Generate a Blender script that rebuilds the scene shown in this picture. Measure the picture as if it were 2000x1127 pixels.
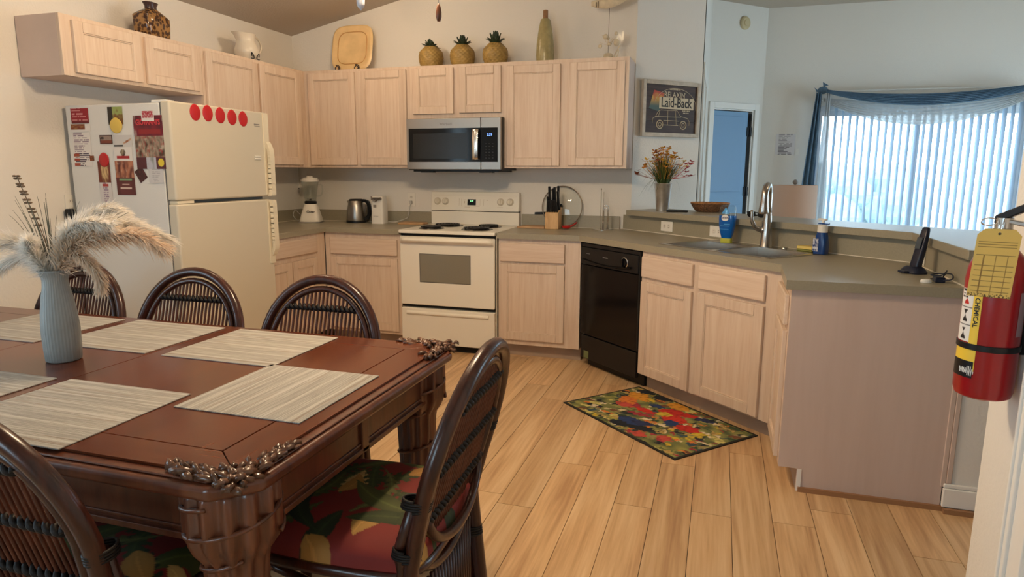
import bpy, bmesh, math, random
from mathutils import Vector, Matrix, noise

# ------------------------------------------------------------------ scene, camera, world, exposure
SC = bpy.context.scene
for o in list(bpy.data.objects):
    bpy.data.objects.remove(o, do_unlink=True)
COL = SC.collection
random.seed(11)
R = math.radians

CAM = Vector((2.2719, -5.1183, 1.3494))
YAW, PITCH, ROLL, FPX = 0.3007, -0.1753, 0.0043, 1294.57
FW = Vector((-math.sin(YAW) * math.cos(PITCH), math.cos(YAW) * math.cos(PITCH), math.sin(PITCH)))
_r = Vector((math.cos(YAW), math.sin(YAW), 0))
_u = _r.cross(FW)
RT = math.cos(ROLL) * _r + math.sin(ROLL) * _u
UP = -math.sin(ROLL) * _r + math.cos(ROLL) * _u
cam_data = bpy.data.cameras.new('camera')
cam_data.sensor_width = 36.0
cam_data.lens = 36.0 * FPX / 2000.0
cam_data.clip_start = 0.05
cam_data.clip_end = 200
cam = bpy.data.objects.new('camera', cam_data)
COL.objects.link(cam)
m3 = Matrix((RT, UP, -FW)).transposed()
cam.matrix_world = Matrix.Translation(CAM) @ m3.to_4x4()
SC.camera = cam

SC.view_settings.view_transform = 'Standard'
SC.view_settings.look = 'None'
SC.view_settings.exposure = 0.12
SC.view_settings.gamma = 1.0
SC.view_settings.use_curve_mapping = False
SC.cycles.max_bounces = 8
SC.cycles.diffuse_bounces = 4
SC.cycles.transparent_max_bounces = 16
SC.cycles.sample_clamp_indirect = 6.0
SC.cycles.use_denoising = True

SKY_STRENGTH = 10.0
SKY_COLOR = (0.60, 0.81, 1.0)
LAMP_W = 78.0           # kitchen ceiling globes and the added living-room globe
FAN_W = 480.0           # fan bulbs
LAMP_COLOR = (1.0, 0.73, 0.46)

world = bpy.data.worlds.new('overcast_sky')
SC.world = world
world.use_nodes = True
bg = world.node_tree.nodes['Background']
bg.inputs[0].default_value = (*SKY_COLOR, 1)
bg.inputs[1].default_value = SKY_STRENGTH


def portal(name, loc, rot, sx, sy):
    """guides the sky light through a window opening"""
    l = bpy.data.lights.new(name, 'AREA')
    l.shape = 'RECTANGLE'
    l.size, l.size_y = sx, sy
    l.cycles.is_portal = True
    o = bpy.data.objects.new(name, l)
    o.location = loc
    o.rotation_euler = rot
    COL.objects.link(o)


portal('sky_portal_slider', (4.28, 3.45, 1.05), (R(-90), 0, 0), 2.25, 2.15)
portal('sky_portal_side_window', (-1.55, -4.75, 1.2), (0, R(-90), 0), 2.1, 0.75)
portal('sky_portal_rear_fill', (0.6, -7.42, 1.5), (R(90), 0, 0), 1.4, 1.2)
portal('sky_portal_living_fill', (7.16, 0.9, 1.2), (0, R(90), 0), 1.8, 2.2)

# ------------------------------------------------------------------ mesh helpers
class MB:
    """collects primitives; build() links them as ONE mesh object"""
    def __init__(s):
        s.v, s.f, s.c = [], [], []

    def add(s, vs, fs):
        n = len(s.v)
        s.v += [tuple(p) for p in vs]
        s.f += [tuple(i + n for i in f) for f in fs]
        return s

    def box(s, x0, y0, z0, x1, y1, z1):
        if x0 > x1: x0, x1 = x1, x0
        if y0 > y1: y0, y1 = y1, y0
        if z0 > z1: z0, z1 = z1, z0
        return s.add([(x0, y0, z0), (x1, y0, z0), (x1, y1, z0), (x0, y1, z0), (x0, y0, z1), (x1, y0, z1), (x1, y1, z1), (x0, y1, z1)],
                     [(3, 2, 1, 0), (4, 5, 6, 7), (0, 1, 5, 4), (1, 2, 6, 5), (2, 3, 7, 6), (3, 0, 4, 7)])

    def obox(s, c, ax, ay, az):
        """box from centre and three half-axis vectors"""
        c, ax, ay, az = map(Vector, (c, ax, ay, az))
        vs = [c + ax * i + ay * j + az * k for k in (-1, 1) for j in (-1, 1) for i in (-1, 1)]
        return s.add(vs, [(2, 3, 1, 0), (4, 5, 7, 6), (0, 1, 5, 4), (1, 3, 7, 5), (3, 2, 6, 7), (2, 0, 4, 6)])

    def prism(s, poly, z0, z1, flip=False):
        n = len(poly)
        a = sum(poly[i][0] * poly[(i + 1) % n][1] - poly[(i + 1) % n][0] * poly[i][1] for i in range(n))
        if a < 0: poly = poly[::-1]
        vs = [(x, y, z0) for x, y in poly] + [(x, y, z1) for x, y in poly]
        fs = [tuple(range(n - 1, -1, -1)), tuple(range(n, 2 * n))]
        fs += [(i, (i + 1) % n, n + (i + 1) % n, n + i) for i in range(n)]
        return s.add(vs, fs)

    def lathe(s, prof, seg=24, c=(0, 0, 0), cap=True, sx=1.0, sy=1.0, flute=0, fd=0.0):
        """profile of (r, z) rows about z"""
        vs, fs = [], []
        for r, z in prof:
            for k in range(seg):
                a = 2 * math.pi * k / seg
                q = r * (1 + (fd * math.cos(flute * a) if flute else 0))
                vs.append((c[0] + q * math.cos(a) * sx, c[1] + q * math.sin(a) * sy, c[2] + z))
        m = len(prof)
        for i in range(m - 1):
            for k in range(seg):
                k2 = (k + 1) % seg
                fs.append((i * seg + k, i * seg + k2, (i + 1) * seg + k2, (i + 1) * seg + k))
        if cap:
            if prof[0][0] > 1e-5: fs.append(tuple(range(seg - 1, -1, -1)))
            if prof[-1][0] > 1e-5: fs.append(tuple((m - 1) * seg + k for k in range(seg)))
        return s.add(vs, fs)

    def tube(s, pts, r, seg=8, closed=False, cap=True):
        pts = [Vector(p) for p in pts]
        n = len(pts)
        rs = r if isinstance(r, (list, tuple)) else [r] * n
        vs, fs = [], []
        prev = None
        for i, p in enumerate(pts):
            if closed:
                t = pts[(i + 1) % n] - pts[i - 1]
            else:
                t = pts[min(i + 1, n - 1)] - pts[max(i - 1, 0)]
            if t.length < 1e-9: t = Vector((0, 0, 1))
            t.normalize()
            if prev is None:
                ref = Vector((0, 0, 1)) if abs(t.z) < 0.9 else Vector((1, 0, 0))
                nrm = t.cross(ref).normalized()
            else:
                nrm = (prev - t * prev.dot(t))
                nrm = nrm.normalized() if nrm.length > 1e-6 else t.orthogonal().normalized()
            prev = nrm
            b = t.cross(nrm)
            for k in range(seg):
                a = 2 * math.pi * k / seg
                vs.append(p + (nrm * math.cos(a) + b * math.sin(a)) * rs[i])
        m = n if closed else n - 1
        for i in range(m):
            j = (i + 1) % n
            for k in range(seg):
                k2 = (k + 1) % seg
                fs.append((i * seg + k, i * seg + k2, j * seg + k2, j * seg + k))
        if cap and not closed:
            fs.append(tuple(range(seg - 1, -1, -1)))
            fs.append(tuple((n - 1) * seg + k for k in range(seg)))
        return s.add(vs, fs)

    def cyl(s, p0, p1, r, seg=16, r1=None):
        return s.tube([p0, p1], [r, r if r1 is None else r1], seg)

    def sphere(s, c, r, seg=12, rings=8, sc=(1, 1, 1)):
        prof = [(max(1e-4, math.sin(math.pi * i / rings)) * r, -math.cos(math.pi * i / rings) * r) for i in range(rings + 1)]
        t = MB().lathe(prof, seg, cap=True)
        return s.add([(c[0] + x * sc[0], c[1] + y * sc[1], c[2] + z * sc[2]) for x, y, z in t.v], t.f)

    def grid(s, fn, nu, nv):
        """fn(u, v) -> point, u and v in 0..1"""
        vs = [fn(i / nu, j / nv) for j in range(nv + 1) for i in range(nu + 1)]
        fs = [(j * (nu + 1) + i, j * (nu + 1) + i + 1, (j + 1) * (nu + 1) + i + 1, (j + 1) * (nu + 1) + i) for j in range(nv) for i in range(nu)]
        return s.add(vs, fs)

    def xf(s, mtx):
        s.v = [tuple(mtx @ Vector(p)) for p in s.v]
        return s

    def mesh(s, name, mat=None, smooth=False):
        me = bpy.data.meshes.new(name)
        me.from_pydata(s.v, [], s.f)
        if mat: me.materials.append(mat)
        if smooth:
            me.polygons.foreach_set('use_smooth', [True] * len(me.polygons))
        me.update()
        return me

    def build(s, name, mat, parent=None, smooth=False, bevel=0, seg=2, sub=0):
        o = bpy.data.objects.new(name, s.mesh(name, mat, smooth or bevel > 0))
        COL.objects.link(o)
        if parent: o.parent = parent
        if bevel:
            md = o.modifiers.new('bevel', 'BEVEL')
            md.width, md.segments, md.limit_method, md.angle_limit = bevel, seg, 'ANGLE', R(40)
            md.harden_normals = True
        elif smooth and smooth != 'all':
            o.data.set_sharp_from_angle(angle=R(40))
        if sub:
            md = o.modifiers.new('sub', 'SUBSURF'); md.levels = md.render_levels = sub
        return o


def thing(name, label, cat, loc=(0, 0, 0), rz=0, group=None, rot=None):
    o = bpy.data.objects.new(name, None)
    COL.objects.link(o)
    o.empty_display_size = 0.05
    o.location = loc
    o.rotation_euler = rot if rot else (0, 0, rz)
    return tag(o, label, cat, group)


def tag(o, label=None, cat=None, group=None, kind=None):
    if label: o['label'] = label
    if cat: o['category'] = cat
    if group: o['group'] = group
    if kind: o['kind'] = kind
    return o


def struct(o, label=None):
    o['kind'] = 'structure'
    if label: o['label'] = label
    return o


def copy_tree(o, parent=None):
    c = o.copy()
    COL.objects.link(c)
    c.parent = parent
    for ch in list(o.children):
        copy_tree(ch, c)
    return c


def text_mesh(name, body, size, mat, parent=None, mtx=None, extrude=0.0004, align='CENTER', sx=1.0, shear=0.0, bold=0.0):
    cu = bpy.data.curves.new(name, 'FONT')
    cu.body = body
    cu.size = size
    cu.align_x = align
    cu.align_y = 'CENTER'
    cu.extrude = extrude
    cu.shear = shear
    cu.offset = bold
    cu.resolution_u = 3
    t = bpy.data.objects.new(name + '_tmp', cu)
    COL.objects.link(t)
    dg = bpy.context.evaluated_depsgraph_get()
    me = bpy.data.meshes.new_from_object(t.evaluated_get(dg))
    bpy.data.objects.remove(t, do_unlink=True)
    bpy.data.curves.remove(cu)
    me.name = name
    me.materials.clear()
    me.materials.append(mat)
    if sx != 1.0:
        me.transform(Matrix.Diagonal((sx, 1, 1, 1)))
    if mtx is not None:
        me.transform(mtx)
    o = bpy.data.objects.new(name, me)
    COL.objects.link(o)
    if parent: o.parent = parent
    return o


def clip(poly, a, b, c):
    """keep a*x + b*y <= c"""
    out = []
    n = len(poly)
    for i in range(n):
        p, q = poly[i], poly[(i + 1) % n]
        dp, dq = a * p[0] + b * p[1] - c, a * q[0] + b * q[1] - c
        if dp <= 0: out.append(p)
        if (dp < 0 < dq) or (dq < 0 < dp):
            t = dp / (dp - dq)
            out.append((p[0] + (q[0] - p[0]) * t, p[1] + (q[1] - p[1]) * t))
    return out


def bez(p0, p1, p2, n=12):
    p0, p1, p2 = map(Vector, (p0, p1, p2))
    return [(1 - t) ** 2 * p0 + 2 * t * (1 - t) * p1 + t * t * p2 for t in [i / n for i in range(n + 1)]]


def spline(pts, n=8):
    """Catmull-Rom through the points"""
    P = [Vector(p) for p in pts]
    P = [P[0] * 2 - P[1]] + P + [P[-1] * 2 - P[-2]]
    out = []
    for i in range(1, len(P) - 2):
        a, b, c, d = P[i - 1:i + 3]
        for k in range(n):
            t = k / n
            out.append(0.5 * ((2 * b) + (c - a) * t + (2 * a - 5 * b + 4 * c - d) * t * t + (3 * b - a - 3 * c + d) * t ** 3))
    out.append(P[-2])
    return out

# ------------------------------------------------------------------ materials
MATS = {}


def mat(name, col=(0.8, 0.8, 0.8), rough=0.5, metal=0.0, spec=0.5, bump=0.0, bscale=60.0, var=0.0, vscale=8.0, coat=0.0,
        emit=None, estr=0.0, trans=0.0, ior=1.45, alpha=1.0, sheen=0.0):
    if name in MATS: return MATS[name]
    m = bpy.data.materials.new(name)
    m.use_nodes = True
    nt = m.node_tree
    b = nt.nodes['Principled BSDF']
    b.inputs['Base Color'].default_value = (*col, 1)
    b.inputs['Roughness'].default_value = rough
    b.inputs['Metallic'].default_value = metal
    b.inputs['Specular IOR Level'].default_value = spec
    b.inputs['Coat Weight'].default_value = coat
    b.inputs['Coat Roughness'].default_value = 0.08
    b.inputs['Transmission Weight'].default_value = trans
    b.inputs['IOR'].default_value = ior
    b.inputs['Alpha'].default_value = alpha
    b.inputs['Sheen Weight'].default_value = sheen
    if emit:
        b.inputs['Emission Color'].default_value = (*emit, 1)
        b.inputs['Emission Strength'].default_value = estr
    if var or bump:
        tc = nt.nodes.new('ShaderNodeTexCoord')
    if var:
        n = nt.nodes.new('ShaderNodeTexNoise')
        n.inputs['Scale'].default_value = vscale
        n.inputs['Detail'].default_value = 4
        nt.links.new(tc.outputs['Object'], n.inputs['Vector'])
        rp = nt.nodes.new('ShaderNodeValToRGB')
        rp.color_ramp.elements[0].position = 0.3
        rp.color_ramp.elements[1].position = 0.7
        rp.color_ramp.elements[0].color = (*[max(0, c * (1 - var)) for c in col], 1)
        rp.color_ramp.elements[1].color = (*[min(1, c * (1 + var)) for c in col], 1)
        nt.links.new(n.outputs['Fac'], rp.inputs['Fac'])
        nt.links.new(rp.outputs['Color'], b.inputs['Base Color'])
    if bump:
        n2 = nt.nodes.new('ShaderNodeTexNoise')
        n2.inputs['Scale'].default_value = bscale
        n2.inputs['Detail'].default_value = 3
        nt.links.new(tc.outputs['Object'], n2.inputs['Vector'])
        bp = nt.nodes.new('ShaderNodeBump')
        bp.inputs['Strength'].default_value = bump
        bp.inputs['Distance'].default_value = 0.01
        nt.links.new(n2.outputs['Fac'], bp.inputs['Height'])
        nt.links.new(bp.outputs['Normal'], b.inputs['Normal'])
    MATS[name] = m
    return m


def wood(name, c0, c1, scale=(14, 14, 0.9), rough=0.45, coat=0.0, rnd=0.0, fine=0.5, bump=0.05, c2=None, dist=1.5, spec=0.5):
    """grain drawn out along the axis with the small scale; rnd shifts tone per object"""
    if name in MATS: return MATS[name]
    m = bpy.data.materials.new(name)
    m.use_nodes = True
    nt = m.node_tree
    N, L = nt.nodes.new, nt.links.new
    b = nt.nodes['Principled BSDF']
    b.inputs['Roughness'].default_value = rough
    b.inputs['Specular IOR Level'].default_value = spec
    b.inputs['Coat Weight'].default_value = coat
    b.inputs['Coat Roughness'].default_value = 0.12
    tc = N('ShaderNodeTexCoord')
    oi = N('ShaderNodeObjectInfo')
    add = N('ShaderNodeVectorMath'); add.operation = 'MULTIPLY_ADD'
    comb = N('ShaderNodeCombineXYZ')
    for k in range(3):
        L(oi.outputs['Random'], comb.inputs[k])
    L(comb.outputs[0], add.inputs[0])
    add.inputs[1].default_value = (37.0, 53.0, 29.0)
    L(tc.outputs['Object'], add.inputs[2])
    mp = N('ShaderNodeMapping')
    mp.inputs['Scale'].default_value = scale
    L(add.outputs[0], mp.inputs['Vector'])
    n1 = N('ShaderNodeTexNoise'); n1.inputs['Scale'].default_value = 1.0; n1.inputs['Detail'].default_value = 6
    n1.inputs['Distortion'].default_value = dist
    L(mp.outputs[0], n1.inputs['Vector'])
    n2 = N('ShaderNodeTexNoise'); n2.inputs['Scale'].default_value = 7.0; n2.inputs['Detail'].default_value = 3
    L(mp.outputs[0], n2.inputs['Vector'])
    mx = N('ShaderNodeMath'); mx.operation = 'MULTIPLY_ADD'
    L(n2.outputs['Fac'], mx.inputs[0]); mx.inputs[1].default_value = fine
    sb = N('ShaderNodeMath'); sb.operation = 'SUBTRACT'
    L(n1.outputs['Fac'], sb.inputs[0]); sb.inputs[1].default_value = fine * 0.5
    L(sb.outputs[0], mx.inputs[2])
    rp = N('ShaderNodeValToRGB')
    e = rp.color_ramp.elements
    e[0].position, e[1].position = 0.28, 0.68
    e[0].color, e[1].color = (*c0, 1), (*c1, 1)
    if c2:
        k = e.new(0.5); k.color = (*c2, 1)
    L(mx.outputs[0], rp.inputs['Fac'])
    out = rp.outputs['Color']
    if rnd:
        hs = N('ShaderNodeHueSaturation')
        mr = N('ShaderNodeMapRange')
        mr.inputs['To Min'].default_value, mr.inputs['To Max'].default_value = 1 - rnd, 1 + rnd
        L(oi.outputs['Random'], mr.inputs['Value'])
        L(mr.outputs[0], hs.inputs['Value'])
        L(out, hs.inputs['Color'])
        out = hs.outputs['Color']
    L(out, b.inputs['Base Color'])
    if bump:
        bp = N('ShaderNodeBump'); bp.inputs['Strength'].default_value = bump; bp.inputs['Distance'].default_value = 0.01
        L(n2.outputs['Fac'], bp.inputs['Height'])
        L(bp.outputs['Normal'], b.inputs['Normal'])
    MATS[name] = m
    return m


def paint_mat(name, rough=0.6, coat=0.0, bump=0.0, bscale=300):
    """shows the mesh's printed colours (flat print, fabric print)"""
    if name in MATS: return MATS[name]
    m = mat(name, (0.8, 0.8, 0.8), rough, coat=coat, bump=bump, bscale=bscale)
    nt = m.node_tree
    a = nt.nodes.new('ShaderNodeVertexColor'); a.layer_name = 'print'
    nt.links.new(a.outputs['Color'], nt.nodes['Principled BSDF'].inputs['Base Color'])
    return m


def srgb(r, g, b):
    f = lambda c: (c / 255 / 12.92) if c <= 10 else ((c / 255 + 0.055) / 1.055) ** 2.4
    return (f(r), f(g), f(b))


def paint(me, fn):
    """fn(x, y, z) -> linear colour per vertex"""
    at = me.color_attributes.new('print', 'FLOAT_COLOR', 'POINT')
    vals = []
    for v in me.vertices:
        vals += [*fn(v.co.x, v.co.y, v.co.z), 1.0]
    at.data.foreach_set('color', vals)


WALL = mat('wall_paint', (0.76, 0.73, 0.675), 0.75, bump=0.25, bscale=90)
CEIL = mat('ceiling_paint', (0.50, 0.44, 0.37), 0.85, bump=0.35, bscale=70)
TRIM = mat('trim_white', (0.82, 0.80, 0.76), 0.4)
OAK = wood('pickled_oak_upright', (0.62, 0.47, 0.355), (0.71, 0.58, 0.465), (22, 22, 1.1), 0.42, rnd=0.04, c2=(0.675, 0.535, 0.42))
OAKH = wood('pickled_oak_level', (0.62, 0.47, 0.355), (0.71, 0.58, 0.465), (1.1, 22, 22), 0.42, rnd=0.04, c2=(0.675, 0.535, 0.42))
OAKS = mat('oak_side_laminate', (0.60, 0.47, 0.40), 0.5, var=0.07, vscale=3.0)
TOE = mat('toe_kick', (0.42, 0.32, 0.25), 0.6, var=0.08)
LAM = mat('olive_laminate', (0.31, 0.28, 0.205), 0.36, var=0.05, vscale=120)
CREAM = mat('cream_enamel', (0.84, 0.80, 0.70), 0.28)
FRIDGE = mat('fridge_enamel', (0.62, 0.565, 0.45), 0.35, bump=0.05, bscale=500)
ALMOND_D = mat('almond_trim', (0.55, 0.47, 0.36), 0.4)
BLACK = mat('black_gloss', (0.005, 0.005, 0.006), 0.10, spec=0.3)
BLACKP = mat('black_plastic', (0.010, 0.010, 0.011), 0.35, spec=0.35)
DARK = mat('dark_gap', (0.01, 0.009, 0.008), 0.8)
STEEL = mat('brushed_steel', (0.40, 0.38, 0.35), 0.33, 1.0)
CHROME = mat('chrome', (0.72, 0.70, 0.68), 0.12, 1.0)
WHITEP = mat('white_plastic', (0.80, 0.77, 0.70), 0.35)
PAPER = mat('white_paper', (0.82, 0.82, 0.80), 0.8)
INK = mat('black_ink', (0.02, 0.02, 0.02), 0.7)
GREYINK = mat('grey_ink', (0.22, 0.2, 0.18), 0.7)
RATTAN = wood('dark_rattan', (0.022, 0.006, 0.004), (0.058, 0.015, 0.008), (30, 30, 3), 0.30, coat=0.2, bump=0.03, spec=0.4)
BIND = mat('black_cane_binding', (0.012, 0.009, 0.008), 0.55, spec=0.3)
CANE = wood('thin_cane', (0.050, 0.014, 0.008), (0.11, 0.034, 0.018), (40, 40, 4), 0.45, bump=0.0, spec=0.3)
TWOOD = wood('table_cherry_top', (0.078, 0.017, 0.0055), (0.130, 0.032, 0.0095), (1.2, 14, 14), 0.20, coat=0.0, c2=(0.105, 0.024, 0.0075), bump=0.0, spec=0.42)
TWOODY = wood('table_cherry_cross', (0.078, 0.017, 0.0055), (0.130, 0.032, 0.0095), (14, 1.2, 14), 0.20, coat=0.0, c2=(0.105, 0.024, 0.0075), bump=0.0, spec=0.42)
TDARK = wood('table_cherry_dark', (0.055, 0.014, 0.006), (0.13, 0.036, 0.014), (10, 10, 2), 0.3, coat=0.3, bump=0.06)
PLANK = wood('floor_oak_plank', (0.45, 0.265, 0.135), (0.73, 0.52, 0.305), (11, 0.5, 10), 0.38, rnd=0.12, fine=0.4, c2=(0.63, 0.415, 0.22), bump=0.04, dist=2.2)
GLASS = bpy.data.materials.new('clear_glass')
GLASS.use_nodes = True
_nt = GLASS.node_tree
_nt.nodes.remove(_nt.nodes['Principled BSDF'])
_t = _nt.nodes.new('ShaderNodeBsdfTransparent'); _t.inputs[0].default_value = (0.94, 0.96, 0.95, 1)
_g = _nt.nodes.new('ShaderNodeBsdfGlossy'); _g.inputs['Roughness'].default_value = 0.03
_l = _nt.nodes.new('ShaderNodeLayerWeight'); _l.inputs[0].default_value = 0.5
_p = _nt.nodes.new('ShaderNodeMath'); _p.operation = 'POWER'; _p.inputs[1].default_value = 3.0
_nt.links.new(_l.outputs['Facing'], _p.inputs[0])
_f = _nt.nodes.new('ShaderNodeMath'); _f.operation = 'MULTIPLY_ADD'; _f.inputs[1].default_value = 0.6; _f.inputs[2].default_value = 0.04
_nt.links.new(_p.outputs[0], _f.inputs[0])
_m = _nt.nodes.new('ShaderNodeMixShader')
_nt.links.new(_f.outputs[0], _m.inputs[0]); _nt.links.new(_t.outputs[0], _m.inputs[1]); _nt.links.new(_g.outputs[0], _m.inputs[2])
_nt.links.new(_m.outputs[0], _nt.nodes['Material Output'].inputs[0])

# ------------------------------------------------------------------ the setting
XL, ZC0, SL = -1.295, 2.475, 0.2165          # left wall, ceiling height there, ceiling slope
XRIDGE = 1.82
ZFLAT = ZC0 + SL * (XRIDGE - XL)
def ceil_z(x): return min(ZFLAT, ZC0 + SL * (x - XL))

m = MB()
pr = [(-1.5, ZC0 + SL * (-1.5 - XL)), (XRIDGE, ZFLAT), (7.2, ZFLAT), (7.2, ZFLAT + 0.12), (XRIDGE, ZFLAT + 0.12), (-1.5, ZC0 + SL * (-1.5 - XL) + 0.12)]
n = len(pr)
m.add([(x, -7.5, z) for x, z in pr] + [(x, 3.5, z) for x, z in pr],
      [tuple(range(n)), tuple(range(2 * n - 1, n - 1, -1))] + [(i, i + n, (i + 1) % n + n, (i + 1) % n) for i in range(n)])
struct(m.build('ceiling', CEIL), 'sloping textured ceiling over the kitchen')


def wall_xz(name, x0, x1, y0, y1, holes=(), mat_=None):
    """wall along x whose top follows the ceiling, with rectangular holes (x0, x1, z0, z1)"""
    m = MB()
    xs = sorted({x0, x1, *[h[0] for h in holes], *[h[1] for h in holes], *([XRIDGE] if x0 < XRIDGE < x1 else [])})
    for a, b in zip(xs, xs[1:]):
        spans = [(0.0, None)]
        for h in holes:
            if h[0] <= a and b <= h[1]:
                spans = [(0.0, h[2]), (h[3], None)]
        for z0, z1 in spans:
            if z1 is not None and z1 - z0 < 1e-4: continue
            ta = ceil_z(a) + 0.02 if z1 is None else z1
            tb = ceil_z(b) + 0.02 if z1 is None else z1
            m.add([(a, y0, z0), (b, y0, z0), (b, y1, z0), (a, y1, z0), (a, y0, ta), (b, y0, tb), (b, y1, tb), (a, y1, ta)],
                  [(3, 2, 1, 0), (4, 5, 6, 7), (0, 1, 5, 4), (1, 2, 6, 5), (2, 3, 7, 6), (3, 0, 4, 7)])
    return m.build(name, mat_ or WALL)


struct(wall_xz('wall_back', XL, 1.63, 0.0, 0.12), 'cream painted wall behind the range and wall cabinets')
# left wall with its window opening (out of the picture, it lights the fridge side)
m = MB()
for y0, y1, z0, z1 in [(-7.4, -5.1, 0, 2.5), (-5.1, -4.4, 0, 0.15), (-5.1, -4.4, 2.1, 2.5), (-4.4, 0.12, 0, 2.5)]:
    m.box(XL - 0.14, y0, z0, XL, y1, z1)
struct(m.build('wall_left', WALL), 'cream painted wall behind the refrigerator')
# angled wall carrying the framed sign
m = MB()
m.prism([(1.63, 0.0), (2.09, 0.46), (2.09, 0.62), (1.63, 0.16)], 0, ZFLAT + 0.02)
struct(m.build('wall_angled', WALL), 'narrow angled wall carrying the framed sign')
m = MB().box(1.95, 0.46, 0, 2.09, 2.62, ZFLAT + 0.02)
struct(m.build('wall_return', WALL), 'pale wall running back from the angled wall')
# 45 degree wall with the inner door
DW0, DWD, DWN = Vector((2.09, 2.61, 0)), Vector((0.7071, 0.7071, 0)), Vector((0.7071, -0.7071, 0))
def dwall(m, s0, s1, z0, z1, d0, d1):
    a = DW0 + DWD * ((s0 + s1) / 2) + DWN * ((d0 + d1) / 2) + Vector((0, 0, (z0 + z1) / 2))
    return m.obox(a, DWD * ((s1 - s0) / 2), DWN * ((d1 - d0) / 2), Vector((0, 0, (z1 - z0) / 2)))
m = MB()
dwall(m, 0.0, 0.09, 0, ZFLAT + 0.02, -0.12, 0)
dwall(m, 0.70, 0.835, 0, ZFLAT + 0.02, -0.12, 0)
dwall(m, 0.09, 0.70, 2.04, ZFLAT + 0.02, -0.12, 0)
struct(m.build('wall_far_door', WALL), 'pale wall around the inner door beyond the bar')
WX0, WX1, WZ1, WY = 3.22, 5.34, 2.08, 3.2
struct(wall_xz('wall_far_window', 2.68, 7.0, WY, WY + 0.14, [(WX0, WX1, 0.0, WZ1)]), 'pale wall around the sliding glass door')
m = MB()
for y0, y1, z0, z1 in [(-7.4, -0.2, 0, ZFLAT + 0.02), (-0.2, 2.0, 0, 0.3), (-0.2, 2.0, 2.1, ZFLAT + 0.02), (2.0, 3.34, 0, ZFLAT + 0.02)]:
    m.box(7.0, y0, z0, 7.14, y1, z1)
struct(m.build('wall_far_right', WALL))
# rear wall behind the camera, its window added for fill light
struct(wall_xz('wall_rear', XL - 0.14, 7.1, -7.4, -7.26, [(-0.1, 1.3, 0.9, 2.1)]))
# wall beside the camera
NW = 2.85
m = MB()
m.box(NW, -3.71, 0, NW + 0.13, -3.505, ZFLAT + 0.02)
m.box(NW, -4.60, 2.06, NW + 0.13, -3.71, ZFLAT + 0.02)
m.box(NW, -7.3, 0, NW + 0.13, -4.60, ZFLAT + 0.02)
struct(m.build('wall_right', WALL, bevel=0.008), 'cream wall end carrying the fire extinguisher')
m = MB()
m.box(NW - 0.012, -3.775, 0, NW, -3.70, 2.13).box(NW - 0.018, -3.725, 0, NW, -3.70, 2.13).box(NW - 0.022, -3.712, 0, NW, -3.703, 2.13)
m.box(NW - 0.012, -4.66, 0, NW, -4.585, 2.13).box(NW - 0.012, -4.585, 2.055, NW, -3.775, 2.13)
struct(m.build('trim_1', TRIM, bevel=0.003), 'ribbed cream door casing beside the extinguisher')
dr = MB().box(NW + 0.03, -4.585, 0.01, NW + 0.07, -3.785, 2.05).build('door_2', TRIM)
struct(dr, 'cream door in the near wall')
for z0, z1 in ((0.2, 0.95), (1.1, 1.9)):
    MB().box(NW + 0.022, -4.47, z0, NW + 0.031, -3.90, z1).build('panel', TRIM, dr, bevel=0.006)
MB().sphere((NW - 0.01, -4.50, 1.0), 0.03).cyl((NW - 0.01, -4.5, 1), (NW + 0.03, -4.5, 1), 0.012).build('door_knob', CHROME, dr, smooth=True)

# diagonal run of the peninsula: s along the front, n towards the bar
DA = R(42)
DD, DN = Vector((math.cos(DA), -math.sin(DA), 0)), Vector((math.sin(DA), math.cos(DA), 0))
DP = Vector((1.38, -0.655, 0))
def dg(s, n, z=0.0): return DP + DD * s + DN * n + Vector((0, 0, z))
def dg2(s, n): p = dg(s, n); return (p.x, p.y)
def at_x(x, n):
    """point of the line n = const at world x"""
    s = (x - DP.x - DN.x * n) / DD.x
    return dg2(s, n)
SPL = 0.615                                   # splash face
XS = 3.20                                     # splash face of the short leg
# low wall that carries the bar
m = MB()
poly = [at_x(1.66, SPL + 0.022), at_x(XS + 0.022, SPL + 0.022), (XS + 0.022, -2.215), (XS + 0.15, -2.215), at_x(XS + 0.15, SPL + 0.15), at_x(1.76, SPL + 0.15)]
m.prism(poly, 0, 1.027)
struct(m.build('wall_peninsula', WALL), 'low white wall carrying the raised bar')
m = MB()
m.box(XS - 0.004, -2.232, 0.02, XS + 0.165, -2.213, 0.10).box(XS - 0.002, -2.226, 0.10, XS + 0.16, -2.213, 0.118)
struct(m.build('baseboard_peninsula', TRIM, bevel=0.005), 'white baseboard at the end of the low wall')
m = MB()
m.box(XS - 0.012, -2.2175, 0.10, XS + 0.006, -2.205, 0.86).box(XS + 0.006, -2.222, 0.118, XS + 0.024, -2.214, 1.02)
struct(m.build('trim_2', OAKS, bevel=0.003), 'narrow wooden strip between cabinet end and low wall')
m = MB()
m.box(2.66, -2.226, 0.0, XS + 0.01, -2.205, 0.02).box(XS - 0.0, -2.25, 0.0, XS + 0.17, -2.232, 0.02)
struct(m.build('baseboard_shoe', mat('shoe_mould', (0.33, 0.17, 0.08), 0.5)), 'thin brown shoe moulding along the cabinet end')

# casing seen edge-on behind the angled wall
m = MB()
m.box(2.088, 0.66, 0, 2.102, 0.76, 2.22)
m.box(2.088, 1.50, 0, 2.102, 1.60, 2.22).box(2.088, 0.76, 2.12, 2.102, 1.50, 2.22)
struct(m.build('trim_3', TRIM, bevel=0.003), 'white door casing behind the angled wall')

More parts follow.
